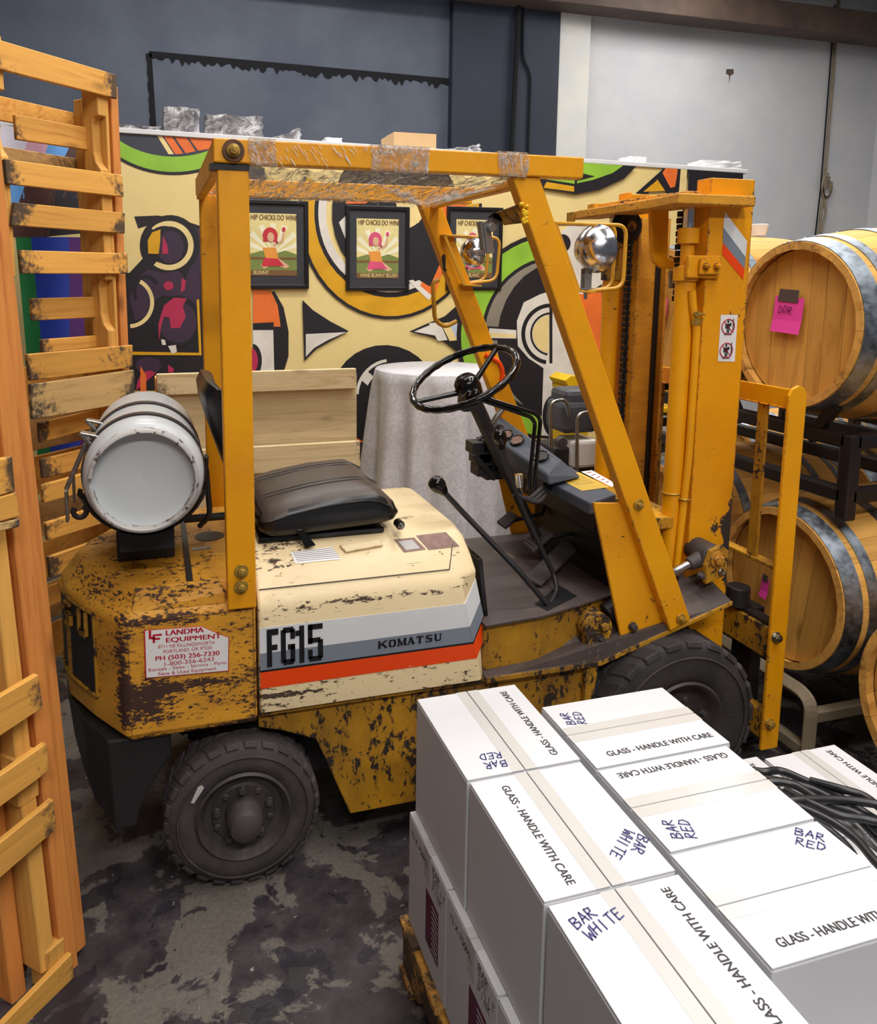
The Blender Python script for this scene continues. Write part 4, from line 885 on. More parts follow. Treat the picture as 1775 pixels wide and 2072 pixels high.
# dash: lower panel, binnacle with gauges
g=MB(); zN=.985
A_=[at(1195,1014,y=2.1),at(1249,998,y=2.1)]; 
n0=Vector((1.298,2.10,.995)); n1=Vector((1.392,2.10,1.018)); 
g.prism([n0,n1,n1+Vector((.07,.60,0)),n0+Vector((0,.60,0))],(0,0,-.042)); dash=g.build('dash_panel',dash_mat,T,bevel=.006)
def dp(px,py,off=.001):
    nrm=(n1-n0).cross(Vector((0,1,0))).normalized(); nrm = nrm if nrm.z>0 else -nrm
    d=RC.transposed()@Vector(((px-CX)/F,(py-CY)/F,1)); o=Vector((0,0,H)); t=(n0-o).dot(nrm)/d.dot(nrm); return o+d*t+nrm*off
g=MB(); g.face([dp(*p) for p in ((1118,962),(1172,956),(1234,986),(1178,994))]); yl=g.build('yellow_plate',sticker_yellow,dash)
g=MB()
for k in range(7):
    f=.12+k*.09
    a=dp(1118+60*f+6,962+32*f-1,.0016); b=dp(1172+62*f-8,956+30*f+1,.0016); g.face([a,b,b+Vector((.002,.002,0)),a+Vector((.002,.002,0))])
g.build('text_line',ink,yl)
g=MB(); g.face([dp(*p,.0012) for p in ((1176,955),(1198,952),(1248,980),(1238,986))]); wl=g.build('warning_strip',sticker_white,dash)
g=MB()
for k in range(5):
    f=.1+k*.17; a=dp(1178+60*f,956+29*f,.002); b=dp(1196+50*f,953+27*f,.002); g.face([a.lerp(b,.2),a.lerp(b,.8),a.lerp(b,.8)+Vector((.004,.008,0)),a.lerp(b,.2)+Vector((.004,.008,0))])
g.build('red_text',red_ink,wl)
g=MB()
for (a,b) in ((1106,950),(1122,944),(1138,949)): 
    p=dp(a,b,.001); g.tube(arc(p,.012,0,360,14,(.6,1,0),(.9,0,.2)),.0014,5)
g.build('embossed_pictogram',pipe_white,dash)
y0,y1=2.30,2.78
fb=Vector((1.262,0,1.0)); rb=Vector((1.385,0,1.022)); rt=Vector((1.335,0,1.075)); ft=Vector((1.262,0,1.035))
g=MB(); g.prism([fb+Vector((0,y0,0)),rb+Vector((0,y0,0)),rt+Vector((0,y0+.03,0)),ft+Vector((0,y0,0))],(0,.001,0)); 
g=MB(); g.grid([[Vector((p.x,y0+dy,p.z)) for p,dy in ((fb,0),(rb,0),(rt,.06),(ft,.01))],[Vector((p.x-.035,y1,p.z+dz)) for p,dz in ((fb,0),(rb,.02),(rt,.08),(ft,.065))]],closeu=True,caps=True)
bn=g.build('instrument_binnacle',dash_mat,T,bevel=.008,seg=3)
nn_=(rt-ft).cross(Vector((0,1,0))).normalized(); nn_ = nn_ if nn_.z>0 else -nn_
def bp(s,yy,off=0): p=ft.lerp(rt,s); f=(yy-y0)/(y1-y0); return Vector((p.x-.035*f,yy,p.z+.073*f))+nn_*off
ex=(rt-ft).normalized(); ey=Vector((0,1,0))
for s,yy,r in ((.52,2.42,.03),(.50,2.585,.030),(.42,2.655,.030),(.38,2.72,.028)):
    c_=bp(s,yy,.001); g=MB(); P=[c_+(ex*math.cos(a)*r*.85+ey*math.sin(a)*r) for a in [2*PI*k/28 for k in range(28)]]; g.tube([p+Vector((0,0,(p.y-c_.y)*.15)) for p in P],.0035,8,closed=True); gg=g.build('gauge',black_gloss,bn,smooth=60)
    g=MB(); P=[c_+nn_*.0015+(ex*math.cos(a)*r*.72+ey*math.sin(a)*r*.86) for a in [2*PI*k/24 for k in range(24)]]; P=[p+Vector((0,0,(p.y-c_.y)*.15)) for p in P]; g.face(P); g.build('dial',black_print if yy<2.5 or yy>2.7 else metal_tag,gg)
g=MB(); g.box(1.36,1.44,2.16,2.70,.86,.95); g.build('dash_box',black_print,T,bevel=.01)
# pedals
for (a,b,c,d) in (((1092,1052),(1122,1062),(1108,1100),(1076,1086)),((1078,1130),(1112,1050),(1112,1050),(1078,1130))): pass
def pedal(cx,cy,y,w,h):
    c=at(cx,cy,y=y); g=MB(); dx=Vector((.62,0,.45)).normalized()
    g.prism([c-dx*h/2+Vector((0,-w/2,0)),c+dx*h/2+Vector((0,-w/2,0)),c+dx*h/2+Vector((0,w/2,0)),c-dx*h/2+Vector((0,w/2,0))],(-.008,0,.012)); pd=g.build('pedal',rubber_grey,T,bevel=.004)
    g=MB()
    for k in range(8):
        p=c-dx*h/2+dx*h*(k+.5)/8+Vector((-.009,0,.0135)); g.beam(p+Vector((0,-w*.42,0)),p+Vector((0,w*.42,0)),.003,.003)
    g.build('tread_rib',rubber_grey,pd)
    g=MB(); g.tube([c,c+Vector((.14,0,.02)),c+Vector((.2,0,.2))],.009,8); g.build('pedal_arm',black_steel,pd,smooth=60)
pedal(1030,1055,2.60,.07,.07); pedal(1090,1095,2.42,.085,.10)
g=MB(); a=at(1078,1178,z=.69); b=at(1160,1098,y=2.42); g.beam(a,b,.065,.012,(0,-.3,1)); g.build('accelerator',rubber_grey,T,bevel=.004)

# tilt cylinder, mast
g=MB(); a=at(1240,1235,y=YN+.09); b=at(1365,1157,y=YN+.09); c=at(1432,1122,y=YN+.09)
g.tube([b-(c-b)*1.6,b+(c-b)*.6],.0145,14); g.build('tilt_rod',chrome,T,smooth=60)
g=MB(); g.tube([a-(b-a)*.1,a.lerp(b,.35)],.036,16); g.build('tilt_cylinder',black_steel,T,smooth=50)
g=MB(); g.tube([b+(c-b)*.42,b+(c-b)*.9],[.021,.030],14); g.disc(c-Vector((0,.03,0)),(0,1,0),.042,.10,24); g.build('rod_eye',rim_mat,T,bevel=.004,smooth=50)
g=MB(); g.prism([c+Vector((x,-.045,z)) for x,z in ((-.035,-.085),(.045,-.06),(.05,.02),(.02,.045),(-.025,.03),(-.04,-.02))],(0,.02,0)); g.build('mast_bracket',yellow_dirty,T,bevel=.004)
bolt(c+Vector((.0,-.046,.0)),(0,-1,0),.018,wash=.028,mat=yellow_old); bolt(c+Vector((.018,-.046,-.045)),(0,-1,0),.010,wash=.012,mat=steel); bolt(c+Vector((-.05,-.03,-.055)),(0,-1,0),.010,wash=.012,mat=rim_mat)

MX0,MX1=1.712,1.880; MYn,MYf=2.145,2.665
def mast_rail(yo,s):
    g=MB(); t=.012; d=.07
    P=[(MX0,yo),(MX1,yo),(MX1,yo+s*d),(MX1-t,yo+s*d),(MX1-t,yo+s*t),(MX0+t,yo+s*t),(MX0+t,yo+s*d),(MX0,yo+s*d)]
    g.prism([(x,y,.09) for x,y in P],(0,0,2.016-.09)); return g.build('mast_rail',yellow_mast,T,bevel=.003)
mast_rail(MYn,1); mast_rail(MYf,-1)
for yo,s in ((MYn+.075,1),(MYf-.075,-1)):
    g=MB(); P=[(MX0+.016,yo),(MX1-.016,yo),(MX1-.016,yo+s*.045),(MX1-.028,yo+s*.045),(MX1-.028,yo+s*.012),(MX0+.028,yo+s*.012),(MX0+.028,yo+s*.045),(MX0+.016,yo+s*.045)]
    g.prism([(x,y,.12) for x,y in P],(0,0,1.80)); g.build('inner_rail',yellow_old,T,bevel=.002)
    g=MB(); g.box(MX1-.05,MX1-.03,yo+s*.014-.004,yo+s*.014+.004,.2,1.9); g.build('dark_track',black_steel,T)  # narrow black strip along the inside of the rail
# lift cylinders with caps, pipe and chains
for yy,xx in ((2.19,1.672),(2.622,1.672)):
    g=MB(); g.tube([(xx,yy,.30),(xx,yy,1.70)],.033,24); cy_o=g.build('lift_cylinder',yellow,T,smooth=50)
    g=MB(); g.lathe([(0,.034),(.0,.041),(.045,.041),(.045,.03),(.05,.022),(.12,.022),(.12,.034),(.17,.034),(.17,.001)],(xx,yy,1.69),(0,0,1),24); g.build('cylinder_cap',yellow_dirty if yy>2.4 else yellow,cy_o,smooth=40,bevel=.001)
    g=MB(); g.tube([(xx,yy,1.72),(xx,yy,1.93)],.019,20); g.build('lift_rod',chrome,cy_o,smooth=60)
g=MB(); g.tube(rounded([(1.668,2.15,1.66),(1.675,2.148,1.60),(1.692,2.146,1.54),(1.692,2.146,1.1),(1.672,2.15,.70)],.04,5),.0125,10); g.build('hydraulic_pipe',yellow,T,smooth=60)
g=MB(); g.disc((1.678,2.14,1.585),(0,-1,0),.010,.012,12); g.disc((1.688,2.147,1.55),(0,0,1),.016,.02,12); g.tube([(1.678,2.135,1.585),(1.70,2.12,1.585)],.004,6); g.build('bleed_fitting',brass,T,smooth=40)
g=MB(); g.tube([(1.672+.035*math.cos(a),2.19+.035*math.sin(a),.98+.004*math.cos(a)) for a in [2*PI*k/24 for k in range(24)]],.003,6,closed=True); g.tube([(1.686+.016*math.cos(a),2.147+.016*math.sin(a),.965) for a in [2*PI*k/16 for k in range(16)]],.003,6,closed=True); g.build('pipe_clip',brass,T,smooth=60)
q('cylinder_clamp',[(1.640,2.140,1.70),(1.755,2.128,1.70),(1.755,2.128,1.772),(1.640,2.140,1.772)],(.0,.015,0),yellow,.004)
q('clamp_plate',[(1.672,2.122,1.712),(1.745,2.116,1.712),(1.745,2.116,1.762),(1.672,2.122,1.762)],(0,.01,0),yellow,.003)
for xx,yy in ((1.690,2.120),(1.728,2.117)): bolt((xx,yy,1.738),(-.1,-1,0),.009,wash=.012,mat=yellow)
def chain(x,y,z0,z1):
    n=int((z1-z0)/.0216); g=MB()
    for k in range(n):
        z=z0+k*.0216
        w_=.011 if k%2 else .014
        g.box(x-.009,x+.009,y-w_,y+w_,z+.0015,z+.020)
    g.tube([(x,y-.012,z0),(x,y-.012,z1)],.004,6)
    return g.build('lift_chain',chain_mat,T,bevel=.003,seg=1,kind='stuff')
chain(1.680,2.53,.35,1.87); chain(1.70,2.27,1.62,1.93)
g=MB(); g.disc((1.665,2.51,1.885),(0,1,0),.052,.045,32); pu=g.build('chain_pulley',chain_mat,T,bevel=.006); g=MB(); g.disc((1.665,2.505,1.885),(0,-1,0),.020,.01,20); g.build('pulley_pin',yellow_dirty,pu,bevel=.003); g=MB(); g.tube([(1.665+.056*math.cos(a),2.53,1.885+.056*math.sin(a)) for a in [2*PI*k/30 for k in range(30)]],.008,6,closed=True); g.build('chain_wrap',chain_mat,pu)
# crosshead plates on top
zt_=1.925
g=MB(); g.prism([(1.545,2.085,zt_),(1.835,2.085,zt_),(1.835,2.15,zt_),(1.70,2.22,zt_),(1.68,2.74,zt_),(1.60,2.80,zt_),(1.585,2.74,zt_),(1.575,2.25,zt_)],(0,0,.032)); g.build('crosshead_plate',yellow_old,T,bevel=.004)
g=MB(); g.prism([(1.66,2.20,zt_+.034),(1.86,2.17,zt_+.034),(1.86,2.24,zt_+.034),(1.74,2.27,zt_+.034),(1.72,2.66,zt_+.034),(1.64,2.70,zt_+.034)],(0,0,.02)); g.build('crosshead_plate',yellow_old,T,bevel=.003)
g=MB(); g.box(1.62,1.66,2.68,2.735,zt_+.034,zt_+.055); g.box(1.585,1.60,2.785,2.83,zt_-.012,zt_+.03); g.disc((1.80,2.2,zt_+.055),(0,0,1),.03,.012,20); g.build('crosshead_lug',yellow_dirty,T,bevel=.003)
g=MB(); P=[(1.745,1.925),(1.745,1.66),(1.752,1.61),(1.775,1.585),(1.805,1.58),(1.845,1.585),(1.845,1.925)]
g.prism([at(1318,412,y=2.33),at(1320,510,y=2.33),at(1325,530,y=2.33),at(1340,543,y=2.33),at(1366,543,y=2.33),at(1366,526,y=2.33),at(1352,520,y=2.33),at(1355,412,y=2.33)],(0,.02,0)); g.build('chain_anchor',yellow,T,bevel=.004)
g=MB(); a=at(1359,548,y=2.34); g.tube([a,a-Vector((0,0,.06))],.007,8); g.disc(a-Vector((0,0,.006)),(0,0,-1),.012,.014,6); g.build('anchor_stud',steel,T)
# stripes and pictograms on the near rail
ym=MYn-.0012
def mdec(nm,pts,mat,y=ym,par=T,lab=None):
    g=MB(); g.face([at(*p,y=y) for p in pts]); return g.build(nm,mat,par,label=lab)
mdec('rail_stripe',[(1467,428),(1512,488),(1509,520),(1464,460)],white_stripe); mdec('rail_stripe',[(1464,460),(1509,520),(1507,544),(1463,491)],grey_stripe); mdec('rail_stripe',[(1463,491),(1507,544),(1504,566),(1461,514)],orange_stripe)
ws=mdec('warning_sticker',[(1459,637),(1493,637),(1487,732),(1453,731)],sticker_white,lab='white sticker with two struck-out standing figures in red rings')
for (cx_,cy_) in ((1474,661),(1470,709)):
    c_=at(cx_,cy_,y=ym-.0012); g=MB(); P=[c_+Vector((math.cos(a),0,math.sin(a)))*.0245 for a in [2*PI*k/36 for k in range(36)]]; g.tube(P,.0016,5,closed=True); s_=.0235*.7071; g.beam(c_+Vector((-s_,0,s_)),c_+Vector((s_,0,-s_)),.0014,.0028,(0,1,0)); g.build('prohibition_ring',red_ink,ws)
    g=MB(); c2=c_+Vector((0,.0004,0)); g.disc(c2+Vector((-.001,0,.017)),(0,-1,0),.0042,.0006,14)
    for a,b,c,d in ((-.006,.010,.006,-.004),(-.005,-.004,-.001,-.022),(.001,-.004,.005,-.022),(-.011,.008,-.007,-.006),(.006,.012,.012,.002)): g.box(c2.x+a,c2.x+c,c2.y-.0006,c2.y,c2.z+min(b,d),c2.z+max(b,d))
    g.box(c2.x+.018,c2.x+.021,c2.y-.0006,c2.y,c2.z-.02,c2.z+.026); g.box(c2.x-.014,c2.x+.016,c2.y-.0006,c2.y,c2.z-.027,c2.z-.025); g.build('figure',ink,ws)
# mast cross members and the curved yellow tie behind the post
g=MB(); g.box(MX0,MX1-.03,MYn+.02,MYf-.02,.12,.24); g.build('mast_crossmember',yellow_dirty,T,bevel=.004)
g=MB(); P=[at(1320,1050,y=2.3),at(1345,1068,y=2.28),at(1375,1078,y=2.24),at(1412,1073,y=2.19)]; Q=[at(1330,1128,y=2.3),at(1355,1132,y=2.28),at(1378,1130,y=2.24),at(1408,1118,y=2.19)]
g.grid([P,Q,[p+Vector((.012,.01,0)) for p in Q],[p+Vector((.012,.01,0)) for p in P]],closev=True); g.build('curved_tie',yellow,T,bevel=.003)
g=MB(); g.box(1.60,1.70,2.16,2.66,.86,.90); g.box(1.58,1.70,2.16,2.66,.50,.62); g.build('mast_tie_plate',yellow_dirty,T,bevel=.004)
# carriage and load backrest
BX=1.955
for y0 in (1.985,2.80):
    g=MB(); x0,x1=BX-.025,BX+.045
    P=[(x0,.105),(x1,.105),(x1,1.33),(x1-.012,1.352),(x1-.035,1.362),(x0+.012,1.352),(x0,1.33)]
    g.prism([(x,y0,z) for x,z in P],(0,.012,0)); 
    g.prism([(x1-.012,y0+.012,.105),(x1,y0+.012,.105),(x1,y0+.05,.105),(x1-.012,y0+.05,.105)],(0,0,1.23)); g.build('backrest_upright',yellow,T,bevel=.003)
g=MB(); g.box(BX-.01,BX+.0,1.997,2.80,1.288,1.348); g.box(BX-.01,BX+.035,1.997,2.80,1.282,1.288); g.build('backrest_bar',yellow,T,bevel=.002)
g=MB(); g.box(BX-.012,BX+.03,1.997,2.80,.74,.752); g.build('backrest_bar',yellow_dirty,T,bevel=.002)
for yy in (2.12,2.40,2.68): g=MB(); g.box(BX-.004,BX+.008,yy-.021,yy+.021,.752,1.282); g.build('backrest_bar',yellow_dirty,T,bevel=.002)
g=MB(); g.box(BX-.02,BX+.02,1.997,2.80,.43,.54); g.build('fork_carriage',yellow_dirty,T,bevel=.004)
g=MB(); g.box(BX-.01,BX+.03,1.997,2.80,.54,.555); g.build('fork_carriage_lip',black_steel,T,bevel=.003)
g=MB(); g.box(BX-.02,BX+.02,1.997,2.80,.14,.24); g.build('fork_carriage',yellow_dirty,T,bevel=.004)
g=MB(); g.disc((BX-.01,2.16,.555),(0,0,1),.04,.07,18); g.build('fork_stop',black_steel,T,bevel=.004)
bolt((BX-.003,1.984,.515),(0,-1,0),.015,wash=.018,mat=steel); bolt((BX-.003,1.984,.205),(0,-1,0),.015,wash=.018)
for yy in (2.16,2.60):
    g=MB(); g.box(BX+.02,BX+.065,yy-.05,yy+.05,.05,.56); g.box(BX+.02,BX+.19,yy-.05,yy+.05,.045,.075); g.build('fork',black_steel,T,bevel=.005)
for yy in (2.26,2.54):
    g=MB(); g.box(MX1-.02,BX-.015,yy-.03,yy+.03,.2,.5); g.build('carriage_roller_arm',black_steel,T,bevel=.004)

# wheels
def wheel(cx,y0,r,w,rimr,lugs,hubr,nm,front,out=-1):
    g=MB(); z=r
    ax=Vector((0,-out,0)); o=Vector((cx,y0,z))   # o on the outer face, axis runs inwards
    pr=[(.012,rimr),(.004,rimr+.012),(.0,rimr+.03),(.003,r*.80),(.012,r*.90),(.018,r*.955),(.03,r*.985),(w-.03,r*.985),(w-.012,r*.93),(w,rimr)]
    g.lathe(pr,o,ax,72); ty=g.build('tyre',black_rubber if front else rubber_grey,T,smooth=40,label='large lugged front tyre' if front else 'scuffed solid rear tyre')
    g=MB()
    for side in (0,1):
        for k in range(lugs):
            a=2*PI*(k+.5*side)/lugs; da=PI/lugs*.74
            def pt(ang,rad,d): return o+ax*d+Vector((math.cos(ang),0,math.sin(ang)))*rad
            d0,d1=(.008,w*.47) if side==0 else (w*.53,w-.008); sk=.10 if side==0 else -.10
            pa=[pt(a-da,r*.93 if True else r,d0),pt(a+da,r*.93,d0),pt(a+da+sk,r*.975,d1),pt(a-da+sk,r*.975,d1)]
            pb=[pt(a-da*.92,r*1.0,d0+.008),pt(a+da*.92,r*1.0,d0+.008),pt(a+da*.92+sk,r*1.0,d1),pt(a-da*.92+sk,r*1.0,d1)]
            g.grid([pa,pb],closeu=True,caps=True)
    g.build('tread_lugs',black_rubber if front else rubber_grey,ty,kind='stuff',bevel=.004,seg=1)
    g=MB(); g.tube([o+ax*.0+Vector((math.cos(a),0,math.sin(a)))*(r*.83) for a in [2*PI*k/64 for k in range(64)]],.003,6,closed=True); g.build('sidewall_rib',rubber_grey,ty,smooth=60)
    if front:
        g=MB(); g.lathe([(.004,rimr+.006),(-.004,rimr),(.004,rimr-.012),(.03,rimr-.02),(.05,rimr*.72),(.055,rimr*.45),(.03,rimr*.4),(.03,.001)],o,ax,56)
    else:
        g=MB(); g.lathe([(.004,rimr+.006),(-.003,rimr),(.006,rimr-.008),(.022,rimr-.02),(.026,rimr*.70),(.020,rimr*.66),(.020,rimr*.47),(.022,.001)],o,ax,56)
    rm=g.build('rim',rim_mat,T,smooth=40)
    g=MB()
    if front: g.lathe([(.03,hubr),(-.01,hubr*.9),(-.02,hubr*.5),(-.022,.001)],o,ax,32)
    else: g.lathe([(.02,hubr),(-.03,hubr*.93),(-.047,hubr*.78),(-.055,hubr*.45),(-.056,.001)],o,ax,36)
    g.build('hub_cap',rim_mat,rm,smooth=40)
    n=10 if not front else 6
    for k in range(n):
        a=2*PI*k/n+.35; rr_=rimr*.60; c_=o+ax*.018+Vector((math.cos(a),0,math.sin(a)))*rr_
        g=MB(); R_=.0105 if k%2==0 else .0085; g.lathe([(0,R_*1.2),(-.004,R_*1.2),(-.004,R_),(-.016,R_*.95) if k%2==0 else (-.006,R_*.9)],c_,ax,6 if k%2==0 else 14,caps=True); g.build('lug_nut',rim_mat,rm,bevel=.001,seg=1)
    return ty
RW=.216
wheel(.187,1.985,RW,.135,RW*.585,26,.052,'rear',False)
wheel(.187,2.815,RW,.135,RW*.585,26,.052,'rear',False,1)
wheel(1.560,1.925,.285,.18,.150,22,.045,'front',True)
wheel(1.560,2.875,.285,.18,.150,22,.045,'front',True,1)
g=MB(); g.tube([(.187,2.1,RW),(.187,2.7,RW)],.05,16); g.tube([(1.56,2.1,.285),(1.56,2.7,.285)],.07,16); g.build('axle',black_steel,T,smooth=50)
g=MB(); a=at(398,1608,y=1.982); g.prism([a+Vector(p) for p in ((-.016,0,-.022),(-.008,0,-.025),(.012,0,.004),(.02,0,.016),(.014,0,.024),(.004,0,.02),(-.006,0,.0))],(0,.002,0)); g.build('paint_smear',tape_mat,T)

# stretch film under the guard roof
g=MB(); rr=random.Random(11); rows=[]
for i in range(29):
    t=i/28; row=[]
    for j in range(41):
        s=j/40; x=.18+s*(.80); yy=YN+.005+t*(YF-YN-.0); z=1.968-.010*math.sin(PI*t)+rr.uniform(-1,1)*.004+.006*math.sin(j*2.1+t*3)*(1-t)
        row.append((x,yy,z))
    rows.append(row)
g.grid(rows); fo=g.build('stretch_film',film_mat,smooth=80,loc=(.6,YM,1.96)); tag(fo,'clear crinkled stretch film across the underside of the guard roof','plastic wrap')
for (x0,x1,lab_) in ((.545,.70,'middle band of clear film wound round the near roof rail'),(.90,.985,'band of clear film round the near roof rail above the front post'),(.235,.30,'narrow band of clear film round the near roof rail beside the rear post')):
    n=9; rows=[]; g=MB()
    for i in range(n):
        x=x0+(x1-x0)*i/(n-1); rows.append([Vector((x+rr.uniform(-1,1)*.004,yy,zz)) for yy,zz in ((YN+.03,1.968),(YN-.0245,1.969),(YN-.0245,2.0),(YN-.0245,2.034),(YN+.03,2.035))])
    g.grid(rows); fo2=g.build('stretch_film',film_mat,smooth=80,loc=((x0+x1)/2,YN,1.97)); tag(fo2,lab_,'plastic wrap')
g=MB(); rr=random.Random(4)
def strand(px,py,L,dx,dy):
    a=at(px,py,y=YN-.0235); b=at(px+dx*L,py+dy*L,y=YN-.0235); g.tube([a,b],.0007,4)
for k in range(46):
    px=rr.uniform(500,715); strand(px,rr.uniform(290,322),rr.uniform(8,24),.55,.85)
for k in range(30):
    px=735+rr.uniform(0,108); strand(px,rr.uniform(294,304),rr.uniform(6,18),rr.uniform(-.6,.6),.8)
for k in range(18):
    strand(1002+rr.uniform(0,55),rr.uniform(306,318),rr.uniform(14,30),rr.uniform(-.3,.2),.95)
for k in range(70):
    a=Vector((.955+rr.uniform(-.03,.03),YF-.03,1.955+rr.uniform(-.01,.008))); b=Vector((rr.uniform(.50,.99),YN+.03,1.960)); t0=rr.uniform(0,.5); g.tube([a.lerp(b,t0),a.lerp(b,t0+rr.uniform(.15,.5))],.0009,4)
for k in range(70):
    x=rr.uniform(.24,.60); a=Vector((x,YN+.04,1.957)); b=Vector((x+rr.uniform(-.03,.08),YF-.05,1.952)); t0=rr.uniform(0,.7); g.tube([a.lerp(b,t0),a.lerp(b,t0+rr.uniform(.1,.3))],.0009,4)
fs=g.build('film_strands',ledge_white,smooth=0); fs.name='film_strand'; tag(fs,'torn white film strands stuck to the near roof rail','plastic wrap'); fs['kind']='stuff'

# gas bottle
tk=Vector((-.042,1.985,1.188)); TR=.152
t=thing('gas_cylinder','white propane gas cylinder lying across the counterweight under steel straps','gas cylinder',(tk.x,YM,.98)); 
L=.62
g=MB(); pr=[(.035,.001),(.032,TR*.62),(.028,TR*.78),(.022,TR*.86),(.03,TR*.93),(.055,TR*.985),(.085,TR),(L-.09,TR),(L-.05,TR*.97),(L-.015,TR*.82),(L,TR*.5),(L+.002,.001)]
g.lathe(pr,tk,(0,1,0),64); g.build('shell',tank_white,t,smooth=50)
g=MB(); A0,A1=188,188+344; r1=TR*.80; rows=[]
for k in range(60):
    a=math.radians(A0+(A1-A0)*k/59); c_=Vector((math.cos(a),0,math.sin(a)))
    rows.append([tk+c_*(r1-.0)+Vector((0,.04,0)),tk+c_*(r1+.001)+Vector((0,.0,0)),tk+c_*(r1+.004)+Vector((0,-.005,0)),tk+c_*(r1+.010)+Vector((0,-.004,0)),tk+c_*(r1+.013)+Vector((0,.003,0)),tk+c_*(r1+.013)+Vector((0,.05,0))])
g.grid(rows); g.build('foot_ring',tank_scuffed,t,smooth=60)
for yy in (.115,.30):
    g=MB(); rows=[]
    for k in range(64):
        a=2*PI*k/64; c_=Vector((math.cos(a),0,math.sin(a))); rows.append([tk+c_*(TR+.0015)+Vector((0,yy-.016,0)),tk+c_*(TR+.005)+Vector((0,yy-.016,0)),tk+c_*(TR+.005)+Vector((0,yy+.016,0)),tk+c_*(TR+.0015)+Vector((0,yy+.016,0))])
    g.grid(rows,closeu=True,closev=True); s_=g.build('strap',strap,t,smooth=60)
    g=MB(); a=math.radians(150); c_=tk+Vector((math.cos(a),0,math.sin(a)))*(TR+.012)+Vector((0,yy,0)); tdir=Vector((math.sin(a),0,-math.cos(a)))*-1
    e=Vector((-.45,0,-1)).normalized(); g.beam(c_,c_+e*.13,.012,.005,(0,1,0)); g.beam(c_+e*.13,c_+e*.13+Vector((0,0,-.085)),.028,.007,(1,0,0)); g.beam(c_+Vector((.012,0,0)),c_+Vector((-.012,0,.03)),.034,.01,(1,0,0)); g.beam(c_+Vector((-.012,0,.03)),c_+Vector((.035,0,.018)),.034,.006,(0,0,1)); g.build('latch',steel,s_,bevel=.002)
    g=MB(); P=tk+Vector((-TR-.012,yy-.01,-.095)); g.tube(arc(P,.016,-60,220,14,(1,0,0),(0,0,-1)),.007,8); g.build('hook',black_steel,s_,smooth=60)
for yy in (2.10,2.46):
    g=MB(); P=arc((tk.x,yy,tk.z),TR+.012,200,340,16,(1,0,0),(0,0,1)); g.grid([[p+Vector((0,-.02,0)) for p in P],[p+Vector((0,.02,0)) for p in P],[p+Vector((0,.02,0))+(p-Vector((tk.x,yy,tk.z))).normalized()*.006 for p in P],[p+Vector((0,-.02,0))+(p-Vector((tk.x,yy,tk.z))).normalized()*.006 for p in P]],closev=True)
    g.box(tk.x-.07,tk.x+.07,yy-.02,yy+.02,.9765,1.035); g.build('cradle',black_steel,t)
g=MB(); g.tube(rounded([(tk.x+TR+.012,2.2,1.16),(tk.x+TR+.02,2.2,1.02),(tk.x+TR-.01,2.22,.985)],.03,4),.008,8); g.tube([tk+Vector((TR+.008,.115+.02*k,.03-.02*k)) for k in range(8)],.007,8); g.build('side_bracket',black_steel,t,smooth=60)
# ------------------------------------------------------------------ barrels
def barrel_proto():
    HR,BR,L=.292,.352,.93; NS=26
    t=thing('wine_barrel','','barrel',(0,0,0)); t['_o']=(0,0,0)
    def R(s): u=2*s/L-1; return HR+(BR-HR)*(1-u*u)
    me=None
    for k in range(NS):
        if me is None:
            g=MB(); rows=[]; da=PI/NS*.985
            for i in range(13):
                s=L*i/12; r=R(s); rows.append([(s,r*math.sin(a),r*math.cos(a)) for a in (-da,-da*.33,da*.33,da)]+[(s,(r-.025)*math.sin(a),(r-.025)*math.cos(a)) for a in (da,-da)])
            g.grid(rows,closeu=True,caps=True); o=g.build('stave',oak_x,t,smooth=35); me=o.data
        else:
            o=bpy.data.objects.new('stave',me); C.objects.link(o); o.parent=t; o['_o']=(0,0,0)
        o.rotation_euler=(2*PI*k/NS,0,0)
    for side in (0,1):
        n=7; r=HR-.022; x0=.036 if side==0 else L-.05; W=[.09,.085,.07,.10,.075,.08,.07]; sW=sum(W); y=-r
        for w_ in W:
            w2=w_*2*r/sW; ya,yb=y+.0008,y+w2-.0008; m_=6; top=[];bot=[]
            for i in range(m_+1):
                yy=ya+(yb-ya)*i/m_; zz=math.sqrt(max(0,r*r-yy*yy)); top.append((x0,yy,zz)); bot.append((x0,yy,-zz))
            g=MB(); g.prism(top+bot[::-1],(.022,0,0)); g.build('head_board',oak_head,t,bevel=.0008,seg=1); y+=w2
    for s0,s1 in ((.004,.062),(.085,.122),(.235,.275),(L-.275,L-.235),(L-.122,L-.085),(L-.062,L-.004)):
        g=MB(); g.grid([[(s,(R(s)+d)*math.sin(a),(R(s)+d)*math.cos(a)) for a in [2*PI*k/64 for k in range(64)]] for s,d in ((s0,.0005),(s0,.0035),(s1,.0035),(s1,.0005))],closeu=True,closev=True); h=g.build('hoop',galv,t,smooth=40)
        g=MB(); 
        for a in (.25,.32): 
            sm=(s0+s1)/2; g.lathe([(0,.006),(.003,.005),(.005,.002)],(sm,(R(sm)+.003)*math.sin(a),(R(sm)+.003)*math.cos(a)),(0,math.sin(a),math.cos(a)),8,caps=True)
        g.build('rivet',steel,h)
    return t
def copy_tree(o,parent=None):
    c=o.copy(); C.objects.link(c)
    if parent is not None: c.parent=parent
    for ch in [x for x in o.children]: copy_tree(ch,c)
    return c
proto=barrel_proto(); first=True
BZ=1.535; LZ=.575; HX=2.165
